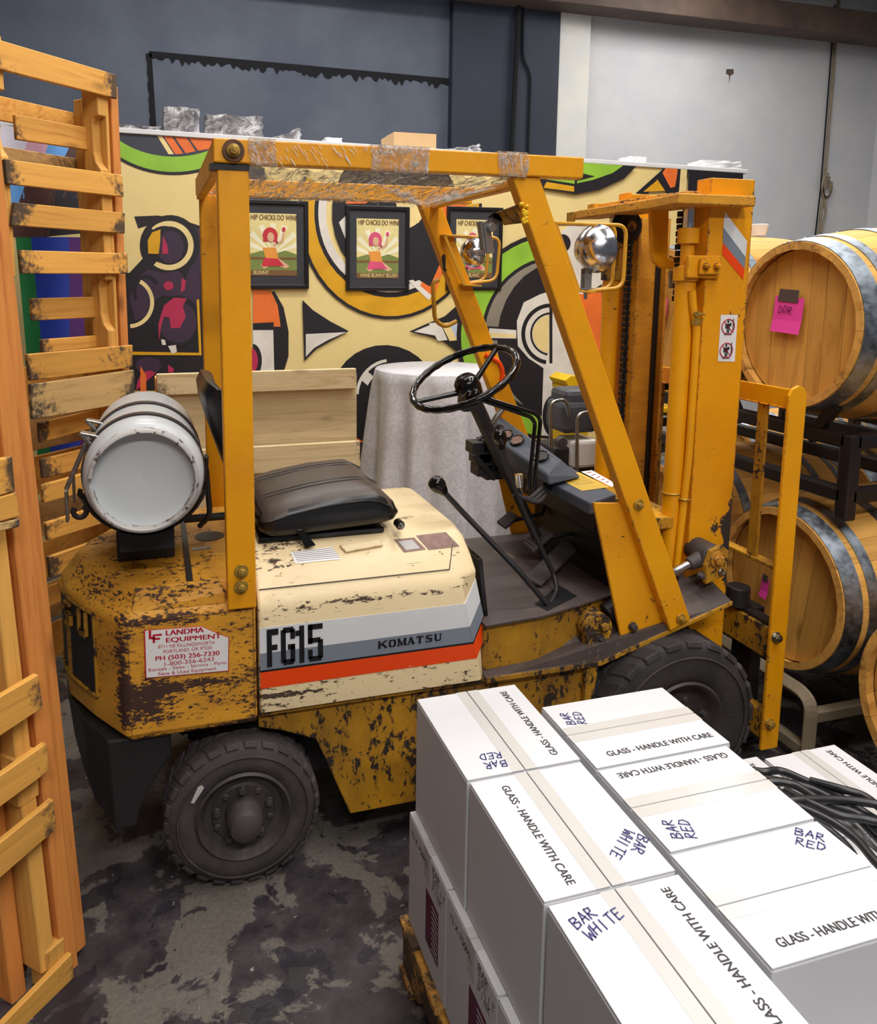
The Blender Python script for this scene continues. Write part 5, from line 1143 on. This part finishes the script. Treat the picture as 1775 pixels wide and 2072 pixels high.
spots=[(HX,2.245,BZ,'oak wine barrel with a pink note on its head, upper row right of the mast','u'),
(HX,2.215,LZ,'oak wine barrel in the lower row right of the mast, under the black rack','l'),
(HX,3.00,BZ,'oak wine barrel seen between the mast rails in the upper row','u'),
(HX,2.98,LZ,'oak wine barrel seen low between the mast rails','l'),
(HX+1.03,3.02,BZ,'oak wine barrel in the upper row behind the rack, second from the right edge','u'),
(HX+1.03,3.0,LZ,'oak wine barrel in the lower row far behind the black rack','l'),
(HX+1.03,3.74,LZ,'oak wine barrel in the lower row, farthest of all','l'),
(HX+1.03,2.28,BZ,'oak wine barrel behind the upper right one, its top at the right edge','u'),
(HX+1.03,2.24,LZ,'oak wine barrel at the right edge, behind the lower right one','l')]
roots=[]
for i,(x,y,z,lab,row) in enumerate(spots):
    o=proto if i==0 else copy_tree(proto)
    o.location=(x,y,z); o.rotation_euler=(.12*i,0,0); o['label']=lab; o['group']='wine barrels on the racks'; o['_o']=(x,y,z); roots.append(o)
# the near one cut by the right edge of the frame
e=at(1750,1350,x=2.02); o=copy_tree(proto); o.location=(2.02,e.y-.275,e.z-.02); o.rotation_euler=(.5,0,0); o['label']='oak wine barrel cut off by the right edge of the photo, lowest and nearest'; o['group']='wine barrels on the racks'
NB=o
def note(px0,py0,px1,py1,x,lab,word):
    c_=at((px0+px1)/2,(py0+py1)/2,x=x); w=abs(at(px1,py0,x=x).y-at(px0,py0,x=x).y); h=(at(px0,py0,x=x)-at(px0,py1,x=x)).z
    t=thing('paper_note',lab,'note',(x,c_.y,c_.z)); s=.12
    def R(a,b,d=0): return Vector((x-d, c_.y-a*w/2*math.cos(s)-b*h/2*math.sin(s)*.6, c_.z+b*h/2-a*w/2*math.sin(s)*.4))
    g=MB(); g.grid([[R(a,b,.002+.006*max(0,-b)**2) for a in (-1,-.3,.3,1)] for b in (1,.3,-.3,-1)]); p=g.build('paper',pink_paper,t)
    g=MB(); g.face([R(-.72,1.42,.004),R(.62,1.42,.004),R(.60,.72,.004),R(-.78,.72,.004)]); g.build('tape',duct,t)
    if word: 
        hw=handwriting([word],R(-.62,.10,.0045),(0,-1,-.05),h*.20,.0028,purple,p,nrm=(-1,0,0))
    return t
note(1565,602,1624,673,HX+.027,'pink paper note reading DDR taped to the upper right barrel','DDR')
note(1316,602,1350,652,HX+.027,'pink paper note taped to the barrel between the mast rails',None)
q_=note(1540,1170,1556,1210,HX+.027,'pink paper note on the lower barrel, half hidden by the carriage upright',None)
# racks
def rack(nm,lab,mat,z0,z1,y0,y1,x0,x1,s=.05):
    t=thing(nm,lab,'rack',((x0+x1)/2,(y0+y1)/2,z0))
    def tb(p,q_,n_): g=MB(); g.beam(p,q_,s,s,(0,0,1) if abs(p[2]-q_[2])<.01 else (1,0,0)); g.build(n_,mat,t,bevel=.008)
    for x in (x0,x1):
        for y in (y0,y1): tb((x,y,z0),(x,y,z1),'post')
        for z in (z0+.085,z1-s/2): tb((x,y0,z),(x,y1,z),'rail')
    for y in (y0,y1): tb((x0,y,z1-s/2),(x1,y,z1-s/2),'rail'); tb((x0,y,z0+.085),(x1,y,z0+.085),'rail')
    for yc in ((y0*3+y1)/4,(y0+y1*3)/4): 
        for x in (x0,x1):
            for sg in (-1,1):
                g=MB(); g.beam((x,yc+sg*.17,z1-s),(x,yc+sg*.27,z1+.09),.04,.03,(1,0,0)); g.build('cradle',mat,t,bevel=.003)
    return t
rack('barrel_rack','black steel rack between the upper and lower barrels',rack_black,LZ+.31,BZ-.352,2.02,3.38,2.235,2.72)
rack('barrel_rack','second black steel rack, between the barrels farther back',rack_black,LZ+.31,BZ-.352,2.02,3.38,3.265,3.75)
t=thing('barrel_stand','low tan stand under the nearest barrel at the right edge','stand',(2.5,NB.location.y,0))
for xx in (2.15,2.75):
    g=MB(); yy=NB.location.y; zb=NB.location.z-.335; g.box(xx-.03,xx+.03,yy-.3,yy+.3,0,.05); g.build('rail',rack_tan,t,bevel=.004)
    for sg in (-1,1): g=MB(); g.prism([(xx-.03,yy+sg*.10,.05),(xx-.03,yy+sg*.28,.05),(xx-.03,yy+sg*.28,zb+.12),(xx-.03,yy+sg*.215,zb+.085),(xx-.03,yy+sg*.10,zb+.015)],(.06,0,0)); g.build('cradle',rack_tan,t,bevel=.003)
for RX,lab_ in ((0,'tan steel rack on the floor carrying the lower barrels'),(1.03,'tan steel rack on the floor under the barrels farther back')):
  t=thing('barrel_rack',lab_,'rack',(HX+.45+RX,2.6,0))
  for x in (2.125+RX,2.86+RX if RX==0 else 3.85):
    ye=3.40 if RX==0 else 4.12
    g=MB(); g.tube(rounded([(x,1.98,.0),(x,1.98,.27 if RX==0 else .20),(x,ye,.27 if RX==0 else .20),(x,ye,0)],.06,6),.03,4); g.build('frame_hoop',rack_tan,t,bevel=.005)
    g=MB(); g.box(x-.02,x+.02,1.99,ye-.01,.05,.09); g.build('rail',rack_tan,t,bevel=.004)
  for y in (2.0,2.45,2.75,3.3)+((4.05,) if RX else ()): g=MB(); g.box(2.13+RX,2.86+RX*.96,y-.02,y+.02,.17,.21); g.build('rail',rack_tan,t,bevel=.004)
g=MB(); c_=at(1536,467,y=3.0); g.lathe([(0,.001),(0,.03),(.05,.04),(.052,.036),(.01,.025),(.01,.001)],(c_.x,3.0,1.893),(0,0,1),20); tag(g.build('paper_cup',ledge_white,smooth=40,loc=(c_.x,3.0,1.893)),'white paper cup on top of the barrel beyond the mast','cup')

# ------------------------------------------------------------------ boxes on the pallet in front
ZT,ZH=.72,.285
def wbox(x0,x1,y0,y1,z0,z1,lab,long_='y',txt=None,hand=None,grp='white wine boxes on the front pallet',side=None):
    t=thing('wine_box',lab,'box',((x0+x1)/2,(y0+y1)/2,z0),grp); e=.003
    g=MB(); g.box(x0,x1,y0,y1,z0,z1-.004); g.build('carton_body',box_white,t,bevel=.003,seg=2)
    cx_,cy_=(x0+x1)/2,(y0+y1)/2; gp=.0012
    for s in (0,1):
        g=MB()
        if long_=='y': g.box(x0+.001 if s==0 else cx_+gp, cx_-gp if s==0 else x1-.001, y0+.001,y1-.001,z1-.0045,z1)
        else: g.box(x0+.001,x1-.001, y0+.001 if s==0 else cy_+gp, cy_-gp if s==0 else y1-.001,z1-.0045,z1)
        g.build('flap',box_white,t,bevel=.0012,seg=2)
    g=MB()
    if long_=='y': g.face([(cx_-gp,y0+.004,z1-.0025),(cx_+gp,y0+.004,z1-.0025),(cx_+gp,y1-.004,z1-.0025),(cx_-gp,y1-.004,z1-.0025)])
    else: g.face([(x0+.004,cy_-gp,z1-.0025),(x1-.004,cy_-gp,z1-.0025),(x1-.004,cy_+gp,z1-.0025),(x0+.004,cy_+gp,z1-.0025)])
    g.build('seam',crease,t)
    for s in (-1,1):
        g=MB(); tw=.027
        if long_=='y': xa,xb=sorted((cx_+s*gp*1.2,cx_+s*tw)); g.box(xa,xb,y0,y1,z1-.0002,z1+.0004)
        else: ya,yb=sorted((cy_+s*gp*1.2,cy_+s*tw)); g.box(x0,x1,ya,yb,z1-.0002,z1+.0004)
        g.build('tape',tape_mat,t)
    if txt:
        o,d=txt; d=Vector((d[0],d[1],0)); lettering('GLASS - HANDLE WITH CARE',Vector((o[0],o[1],z1)),d,Vector((-d.y,d.x,0)),.0165,ink,t,xs=.86,lift=.0008,bold=.02)
    if hand:
        ln,o,d=hand; handwriting(ln,(o[0],o[1],z1+.0006),(d[0],d[1],0),.0195,.0022,pen,t)
    return t
z0,z1=ZT-ZH,ZT
wbox(.556,.808,1.298,1.607,z0,z1,'white wine box marked BAR RED at the far left corner of the stack','y',((.772,1.325),(0,1)),(['BAR','RED'],(.655,1.338),(-1,.05)))
wbox(.558,.803,.985,1.291,z0,z1,'white wine box marked BAR WHITE, middle of the left row','y',((.612,1.263),(0,-1)),(['BAR','WHITE'],(.793,1.075),(-.78,-.62)))
wbox(.560,.802,.665,.978,z0,z1,'white wine box marked BAR WHITE, nearest in the left row','y',((.768,.70),(0,1)),(['BAR','WHITE'],(.582,.925),(.94,.34)))
wbox(.822,1.146,1.262,1.497,z0,z1,'white wine box marked BAR RED at the far end of the right row','x',((.868,1.290),(1,0)),(['BAR','RED'],(.862,1.412),(.15,1)))
wbox(.820,1.130,1.023,1.256,z0,z1,'white wine box marked BAR RED with upside-down print, middle of the right row','x',((1.108,1.236),(-1,0)),(['BAR','RED'],(.862,1.045),(.25,1)))
wbox(.816,1.128,.786,1.018,z0,z1,'white wine box marked BAR RED, nearest in the right row','x',((.855,.812),(1,0)),(['BAR','RED'],(1.062,1.000),(.75,-.66)))
# lower layer
L0,L1=z0-ZH+.0,z0-.001
PB=.147
names=['far left corner','second from the far end','third from the far end','nearest']
for k in range(4):
    y1_=1.607-.2525*k; t=wbox(.541,.850,y1_-.249,y1_,PB,L1,'white wine box with purple label in the lower left row, '+names[k],'x',grp='lower layer of wine boxes')
    if k<3:
        X=.541
        g=MB(); g.box(X-.0006,X+.0002,y1_-.205,y1_-.125,PB+.06,PB+.19); lb=g.build('product_label',purple,t)
        g=MB()
        for i in range(9): g.box(X-.0010,X-.0007,y1_-.20,y1_-.165,PB+.07+i*.013,PB+.0735+i*.013)
        g.build('label_print',tape_mat,lb)
        g=MB(); g.box(X-.0006,X+.0002,y1_-.150,y1_-.110,L1-.075,L1); g.build('tape',tape_mat,t)
        lettering('12 X 750ML',Vector((X,y1_-.018,L1-.045)),(0,-1,0),(0,0,1),.017,ink,t,lift=.0008)
        handwriting(['BAR','SPLIT','PINK'],Vector((X,y1_-.165,L1-.028)),(0,-1,0),.018,.0016,ink,t,nrm=(-1,0,0),lead=1.25)
for k in range(4):
    y1_=1.607-.2525*k; wbox(.862,1.171,y1_-.249,y1_,PB,L1,'white wine box in the middle of the lower layer, '+names[k],'x',grp='hidden lower boxes')
for k in range(3):
    y1_=1.560-.312*k
    wbox(1.256,1.504,y1_-.305,y1_-.0,PB,L1,['white wine box, a corner of it showing past the top row','white wine box mostly under the black cables','white wine box low at the right, nearest, beneath the cables'][k],'y',((1.47,y1_-.28),(0,1)) if k==0 else None,grp='low boxes right of the stack')
    wbox(1.516,1.750,y1_-.312,y1_-.014,PB,L1,['white wine box low at the right, farthest, printed GLASS','white wine box marked RED under the cables at the right','white wine box at the right edge beside the cables'][k],'y',((1.716,y1_-.29),(0,1)),(['RED'],(1.60,y1_-.06),(.6,-.8)) if k==1 else None,grp='low boxes right of the stack')
# timber pallet under them
t=thing('wooden_pallet','yellow wooden pallet under the stacked wine boxes','pallet',(1.1,1.1,0))
for i in range(7):
    y=1.625-.095-i*.165; g=MB(); g.box(.522,1.77,y,y+.095,.128,.146); g.build('deck_board',pine,t,bevel=.003,seg=1)
for x in (.53,1.125,1.72):
    for w_ in (0,):
        g=MB(); zb=.018; P=[(.60,zb),(.60,.127),(1.615,.127),(1.615,zb),(1.50,zb),(1.47,.055),(1.30,.055),(1.27,zb),(.95,zb),(.92,.055),(.76,.055),(.73,zb)]
        g.prism([(x,yy,zz) for yy,zz in P],(.04,0,0)); g.build('stringer',pine,t,bevel=.003,seg=1)
for y in (1.53,1.1,.62): g=MB(); g.box(.522,1.77,y,y+.09,.0,.018); g.build('deck_board',pine,t,bevel=.002,seg=1)
# cables over the low boxes
cb=[[(1500,1556),(1545,1562),(1580,1560),(1630,1580),(1700,1612),(1790,1668)],[(1520,1590),(1565,1582),(1610,1590),(1665,1622),(1740,1650),(1800,1700)],
[(1560,1632),(1610,1620),(1680,1618),(1740,1622),(1800,1636)],[(1570,1620),(1625,1636),(1685,1664),(1735,1700),(1790,1760)],[(1560,1600),(1630,1650),(1690,1690),(1730,1735),(1760,1800)],
[(1640,1580),(1700,1596),(1750,1612),(1800,1650)],[(1590,1600),(1640,1625),(1700,1650),(1760,1660),(1800,1680)],[(1600,1650),(1660,1700),(1700,1750),(1730,1800)],[(1545,1575),(1600,1585),(1650,1600),(1720,1640),(1800,1720)]]
def catm(P,n=7):
    out=[]; Q=[P[0]]+P+[P[-1]]
    for i in range(1,len(Q)-2):
        for k in range(n):
            u=k/n; a,b,c,d=Q[i-1],Q[i],Q[i+1],Q[i+2]; out.append(.5*((2*b)+(c-a)*u+(2*a-5*b+4*c-d)*u*u+(3*b-a-3*c+d)*u**3))
    return out+[Q[-2]]
t=thing('cable_bundle','thick bundle of black cables lying over the low wine boxes','cable',(1.5,1.1,z0)); rr=random.Random(9)
for i,P in enumerate(cb):
    P=P+[(P[-1][0]+110,P[-1][1]+40+8*i),(P[-1][0]+190,P[-1][1]+130)]
    h=z0+.012+.0165*(i%4)
    g=MB(); g.tube(catm([at(*p,z=h+(.012 if 0<k<len(P)-1 else 0)) for k,p in enumerate(P)]),.0098,10); g.build('cable',cable_mat,t,smooth=70)

# ------------------------------------------------------------------ tall pallets at the left
class Plane:
    def __init__(s,P0,u,lean=0): s.P=Vector(P0); s.u=Vector((u[0],u[1],0)).normalized(); s.n=Vector((s.u.y,-s.u.x,0)); s.lean=lean
    def px(s,x,y,d=0):
        """pixel to point; d = distance behind the front plane"""
        o=Vector((0,0,H)); r=RC.transposed()@Vector(((x-CX)/F,(y-CY)/F,1)); P=s.P-s.n*d; return o+r*((P-o).dot(s.n)/r.dot(s.n))
    def pt(s,a,d,z): return s.P+s.u*a-s.n*d+Vector((-s.lean*z,0,z-s.P.z))
def board(pl,quad,d,th,mat,t,nm='board'):
    P=[pl.px(*q_,d=d) for q_ in quad]; c_=sum(P,Vector())/4
    g=MB(); g.prism([p-c_ for p in P],-pl.n*th); ang=math.atan2(pl.u.y,pl.u.x)
    # local frame so the grain runs along the board
    R_=Matrix.Rotation(-ang,3,'Z'); g.v=[R_@v for v in g.v]
    o=g.build(nm,mat,None,bevel=.0025,seg=1); o.parent=t; o.location=c_-Vector(t['_o']); o.rotation_euler=(0,0,ang); return o
def upright(pl,a0,a1,d0,d1,z0,z1,mat,t,nm='stringer',notch=()):
    g=MB(); prof=[(d1,z0),(d1,z1),(d0,z1)]
    for (za,zb) in sorted(notch,reverse=True): prof+=[(d0,zb),(d0+.028,zb-.004),(d0+.036,zb-.03),(d0+.036,za+.07),(d0+.026,za+.03),(d0,za)]
    prof.append((d0,z0)); 
    A_=[pl.pt(a0,d,z) for d,z in prof]; B_=[pl.pt(a1,d,z) for d,z in prof]; g.grid([A_,B_],closeu=True,caps=True); return g.build(nm,mat,t,bevel=.003,seg=1)
pa=Plane((-.092,3.4,0),(.70,.714))
t=thing('wooden_pallet','tall narrow pallet with black-stained slats standing behind the gas bottle','pallet',(-.3,3.2,0))
for qd in ([(-60,63),(236,151),(238,200),(-60,125)],[(10,321.5),(248,354),(251,398.6),(15,372)],[(30,409),(253.5,431),(253.5,472.6),(24,456)],[(41.5,506),(258.7,512.7),(259.7,554),(45,554)],[(55,717),(269,698),(269,743.5),(62,770.5)]):
    board(pa,qd,0,.018,pine,t)
board(pa,[(62,778),(272,748),(274,813),(67,849)],0,.018,pine_grey,t)
for qd in ([(31,232),(200,262),(202,307),(35,282)],[(64,604),(222,599.6),(222,641),(67,649)],[(85,687),(222,677),(222,701),(87,714)],[(80,856),(262,812),(262,846),(82,896)],[(84,930),(264,886),(265,925),(88,968)],[(60,205),(200,252),(200,215),(60,160)][::1] if False else [(90,1190),(200,1150),(200,1185),(95,1230)]):
    board(pa,qd,.09,.018,pine,t,'rear_board')
for qd in ([(84,982),(270,930),(270,970),(90,1018)],[(93,1058),(270,1002),(270,1040),(97,1094)],[(99,1127),(270,1068),(270,1108),(103,1169)]): board(pa,qd,0,.018,pine,t)
def zz(px,py): return pa.px(px,py).z
zt_=zz(236,151)
upright(pa,-.115,-.075,.019,.108,.02,zt_-.01,pine_z,t,notch=[(zz(232,345),zz(232,238)),(zz(245,668),zz(245,566)),(zz(255,1010),zz(255,900))])
upright(pa,-.56,-.52,.019,.108,.02,zt_+.02,pine_z,t,notch=[(zz(30,318),zz(30,185)),(zz(70,680),zz(70,560)),(zz(90,960),zz(90,860))])
upright(pa,-.018,.022,.05,.16,.02,zt_-.03,fir_z,t,'upright'); upright(pa,-.075,-.06,.02,.10,.02,zt_-.03,pine_z,t,'upright')
t2=thing('wooden_pallet','second tall pallet leaning behind the stained one','pallet',(-.5,3.6,0)); pa2=Plane((-.15,3.62,0),(.70,.714))
upright(pa2,-.12,-.08,0,.09,.02,2.42,pine_z,t2); upright(pa2,-.60,-.56,0,.09,.02,2.42,pine_z,t2)
for k in range(13):
    g=MB(); z=.06+k*.185; g.v=[]; P=[pa2.pt(a,.09,zv) for a,zv in ((-.64,z),(-.05,z),(-.05,z+(.16 if k<7 else .09)),(-.64,z+(.16 if k<7 else .09)))]; g.prism(P,-pa2.n*.016); 
    if k<7 or k>10: g.build('board',pine_grey if k%2 else pine,t2,bevel=.002,seg=1)
# flag seen through the slats
fl=MB(); fc=[plain('flag_white',(206,200,214),.6),plain('flag_pink',(206,158,178),.6),plain('flag_sky',(92,152,214),.6),plain('flag_brown',(70,42,36),.6),plain('flag_green',(18,104,52),.6),plain('flag_blue',(26,52,150),.6),plain('flag_purple',(74,28,100),.6),plain('flag_black',(22,18,28),.6)]
def fpt(px,py): p=at(px,py,y=4.55); p.y+=.02*math.sin(p.x*16)+.01*math.sin(p.z*5); return p
def fq(k,pts):
    fl.k=k; a,b,c,d=[Vector((*p,0)) for p in pts]; N=6
    for i in range(N):
        for j in range(N):
            def Q(u,v): p=a.lerp(b,u).lerp(d.lerp(c,u),v); return fpt(p.x,p.y)
            fl.face([Q(i/N,j/N),Q((i+1)/N,j/N),Q((i+1)/N,(j+1)/N),Q(i/N,(j+1)/N)])
fq(0,[(0,250),(62,262),(42,330),(0,330)]); fq(1,[(62,262),(108,272),(84,334),(42,330)]); fq(2,[(108,272),(150,278),(122,340),(84,334)]); fq(3,[(150,278),(186,284),(200,400),(60,400)]) 
fq(2,[(20,330),(64,330),(50,400),(10,430)]); fq(3,[(64,340),(122,340),(100,480),(10,480)]); fq(7,[(120,340),(200,340),(190,470),(90,480)])
fq(4,[(30,480),(62,480),(94,800),(60,800)]); fq(5,[(62,480),(140,480),(142,800),(94,800)]); fq(6,[(140,480),(205,480),(214,800),(142,800)])
fq(4,[(60,800),(94,800),(106,960),(80,960)]); fq(5,[(94,800),(160,800),(164,960),(106,960)]); fq(6,[(160,800),(214,800),(220,960),(164,960)])
tag(fl.build('pride_flag',fc,smooth=60,loc=(-.9,4.55,1.0)),'rainbow pride flag hanging behind the left pallets','flag')
# near pallet at the left edge
pb=Plane((-.24,1.85,0),(.69,.724),.042)
t=thing('wooden_pallet','tall reddish timber pallet standing at the left edge, nearest','pallet',(-.4,1.7,0))
for qd in ([(-90,1462),(78,1364),(88,1432),(-90,1550)],[(-90,1632),(95,1503),(101,1560),(-90,1700)],[(-90,1778),(109,1617),(115,1678),(-90,1856)],[(-70,2150),(146,1928),(152,1983),(-20,2160)],[(-90,950),(26,923),(32,994),(-90,1030)],[(-90,1031),(34,996),(41,1045),(-90,1082)]):
    board(pb,qd,-.016,.016,pine,t)
for qd in ([(-90,1080),(41,1049),(41,1066),(-90,1098)],): board(pb,qd,-.016,.016,pine_grey,t)
for qd in ([(-90,1860),(36,1762),(40,1812),(-90,1915)],[(-90,1950),(44,1842),(48,1892),(-90,2010)],[(-90,2045),(54,1930),(58,1985),(-90,2110)],[(-90,1700),(30,1640),(32,1680),(-90,1760)]): board(pb,qd,.10,.018,pine,t,'rear_board')
upright(pb,-.045,-.0,.0,.085,.0,2.35,fir_z,t,'upright'); upright(pb,.003,.038,.012,.10,.02,2.35,fir_z,t,'upright')
upright(pb,-.100,-.060,.002,.09,.06,1.62,pine_z,t); 
upright(pb,-.150,-.110,.05,.12,.0,2.2,fir_z,t,'upright')
g=MB()
for (za,zb,a0) in ((.50,.62,-.108),(.0,.11,-.09)):
    g=MB(); A_=[pb.pt(a,d,za+.0) for a,d in ((a0,-.0),(a0+.055,-.0),(a0+.055,.06),(a0,.06))]; g.prism(A_,(0,0,zb-za)); g.build('block',pine_z,t,bevel=.004,seg=1)
for z in (1.02,.90,.74,.56,.08):
    g=MB(); A_=[pb.pt(a,d,z) for a,d in ((.03,.101),(.060,.101),(.060,.119),(.03,.119))]; g.prism(A_,(0,0,.085)); g.build('rear_board',pine_grey,t,bevel=.003,seg=1)

# ------------------------------------------------------------------ things seen past the mast
y=3.75
t=thing('engine_unit','small dark engine in a chrome tube frame behind the dashboard','engine',(at(1180,900,y=y).x,y,.4))
def bxp(nm,px0,py0,px1,py1,yy,dep,mat,par,bev=.01):
    a=at(px0,py1,y=yy); b=at(px1,py0,y=yy); g=MB(); g.box(a.x,b.x,yy,yy+dep,a.z,b.z); return g.build(nm,mat,par,bevel=bev)
bxp('casing',1140,812,1215,880,y,.22,grey_plastic,t,.03); bxp('cover',1146,788,1210,830,y+.02,.2,grey_plastic,t,.03); bxp('fuel_tank',1158,890,1215,950,y-.02,.2,white_plastic,t,.02)
bxp('base',1120,900,1240,1000,y+.02,.25,black_steel,t,.01)
for (a,b,c,d) in ((1115,812,1146,905),(1168,836,1205,985)):
    g=MB(); g.tube(rounded([at(a,d,y=y-.05),at(a,b,y=y-.05),at(c,b-4,y=y-.05),at(c+6,b+30,y=y-.02)],.05,6),.010,10); g.build('frame_tube',steel,t,smooth=60)
g=MB(); g.disc(at(1132,893,y=y-.03),(0,-1,0),.03,.04,18); g.build('filler_cap',rim_mat,t,bevel=.004)
g=MB(); z_=at(1160,900,y=y).z; p=t.location; g.box(p.x-.1,p.x+.1,y+.02,y+.2,0,.5); g.build('stand',black_steel,t)
g=MB(); a=at(1142,770,y=4.2); g.prism([a,a+Vector((.05,0,.03)),a+Vector((.20,0,.0)),a+Vector((.20,0,-.04)),a+Vector((.03,0,-.04))],(0,.2,0)); g.box(a.x+.02,a.x+.18,4.2,4.38,0,a.z-.04); tag(g.build('storage_bin',[yellow_plastic],bevel=.005,loc=(a.x,4.2,0)),'bin with a yellow rim behind the engine unit','bin')
t=thing('storage_tote','white tote with yellow lid stacked behind the mast','tote',(at(1345,850,y=4.0).x,4.0,0))
bxp('tote_body',1305,838,1400,900,4.0,.4,white_plastic,t,.01); bxp('lid',1300,822,1405,838,3.99,.42,yellow_plastic,t,.006); bxp('handle',1300,786,1380,800,4.0,.1,yellow_plastic,t,.004)
a=at(1305,900,y=4.0); g=MB(); g.box(a.x,a.x+.34,4.02,4.38,0,a.z); g.build('tote_body',grey_plastic,t,bevel=.01)
for (px0,py0,px1,py1,yy,nm,lab,mt,ct) in ():
    a=at(px0,py1,y=yy); b=at(px1,py0,y=yy); g=MB(); g.box(a.x,b.x,yy,yy+.25,max(a.z,.01),b.z); o=g.build('storage_crate',mt,loc=((a.x+b.x)/2,yy,0),bevel=.01); tag(o,lab,ct)
# clean up helper properties
for o in bpy.data.objects:
    if '_o' in o: del o['_o']
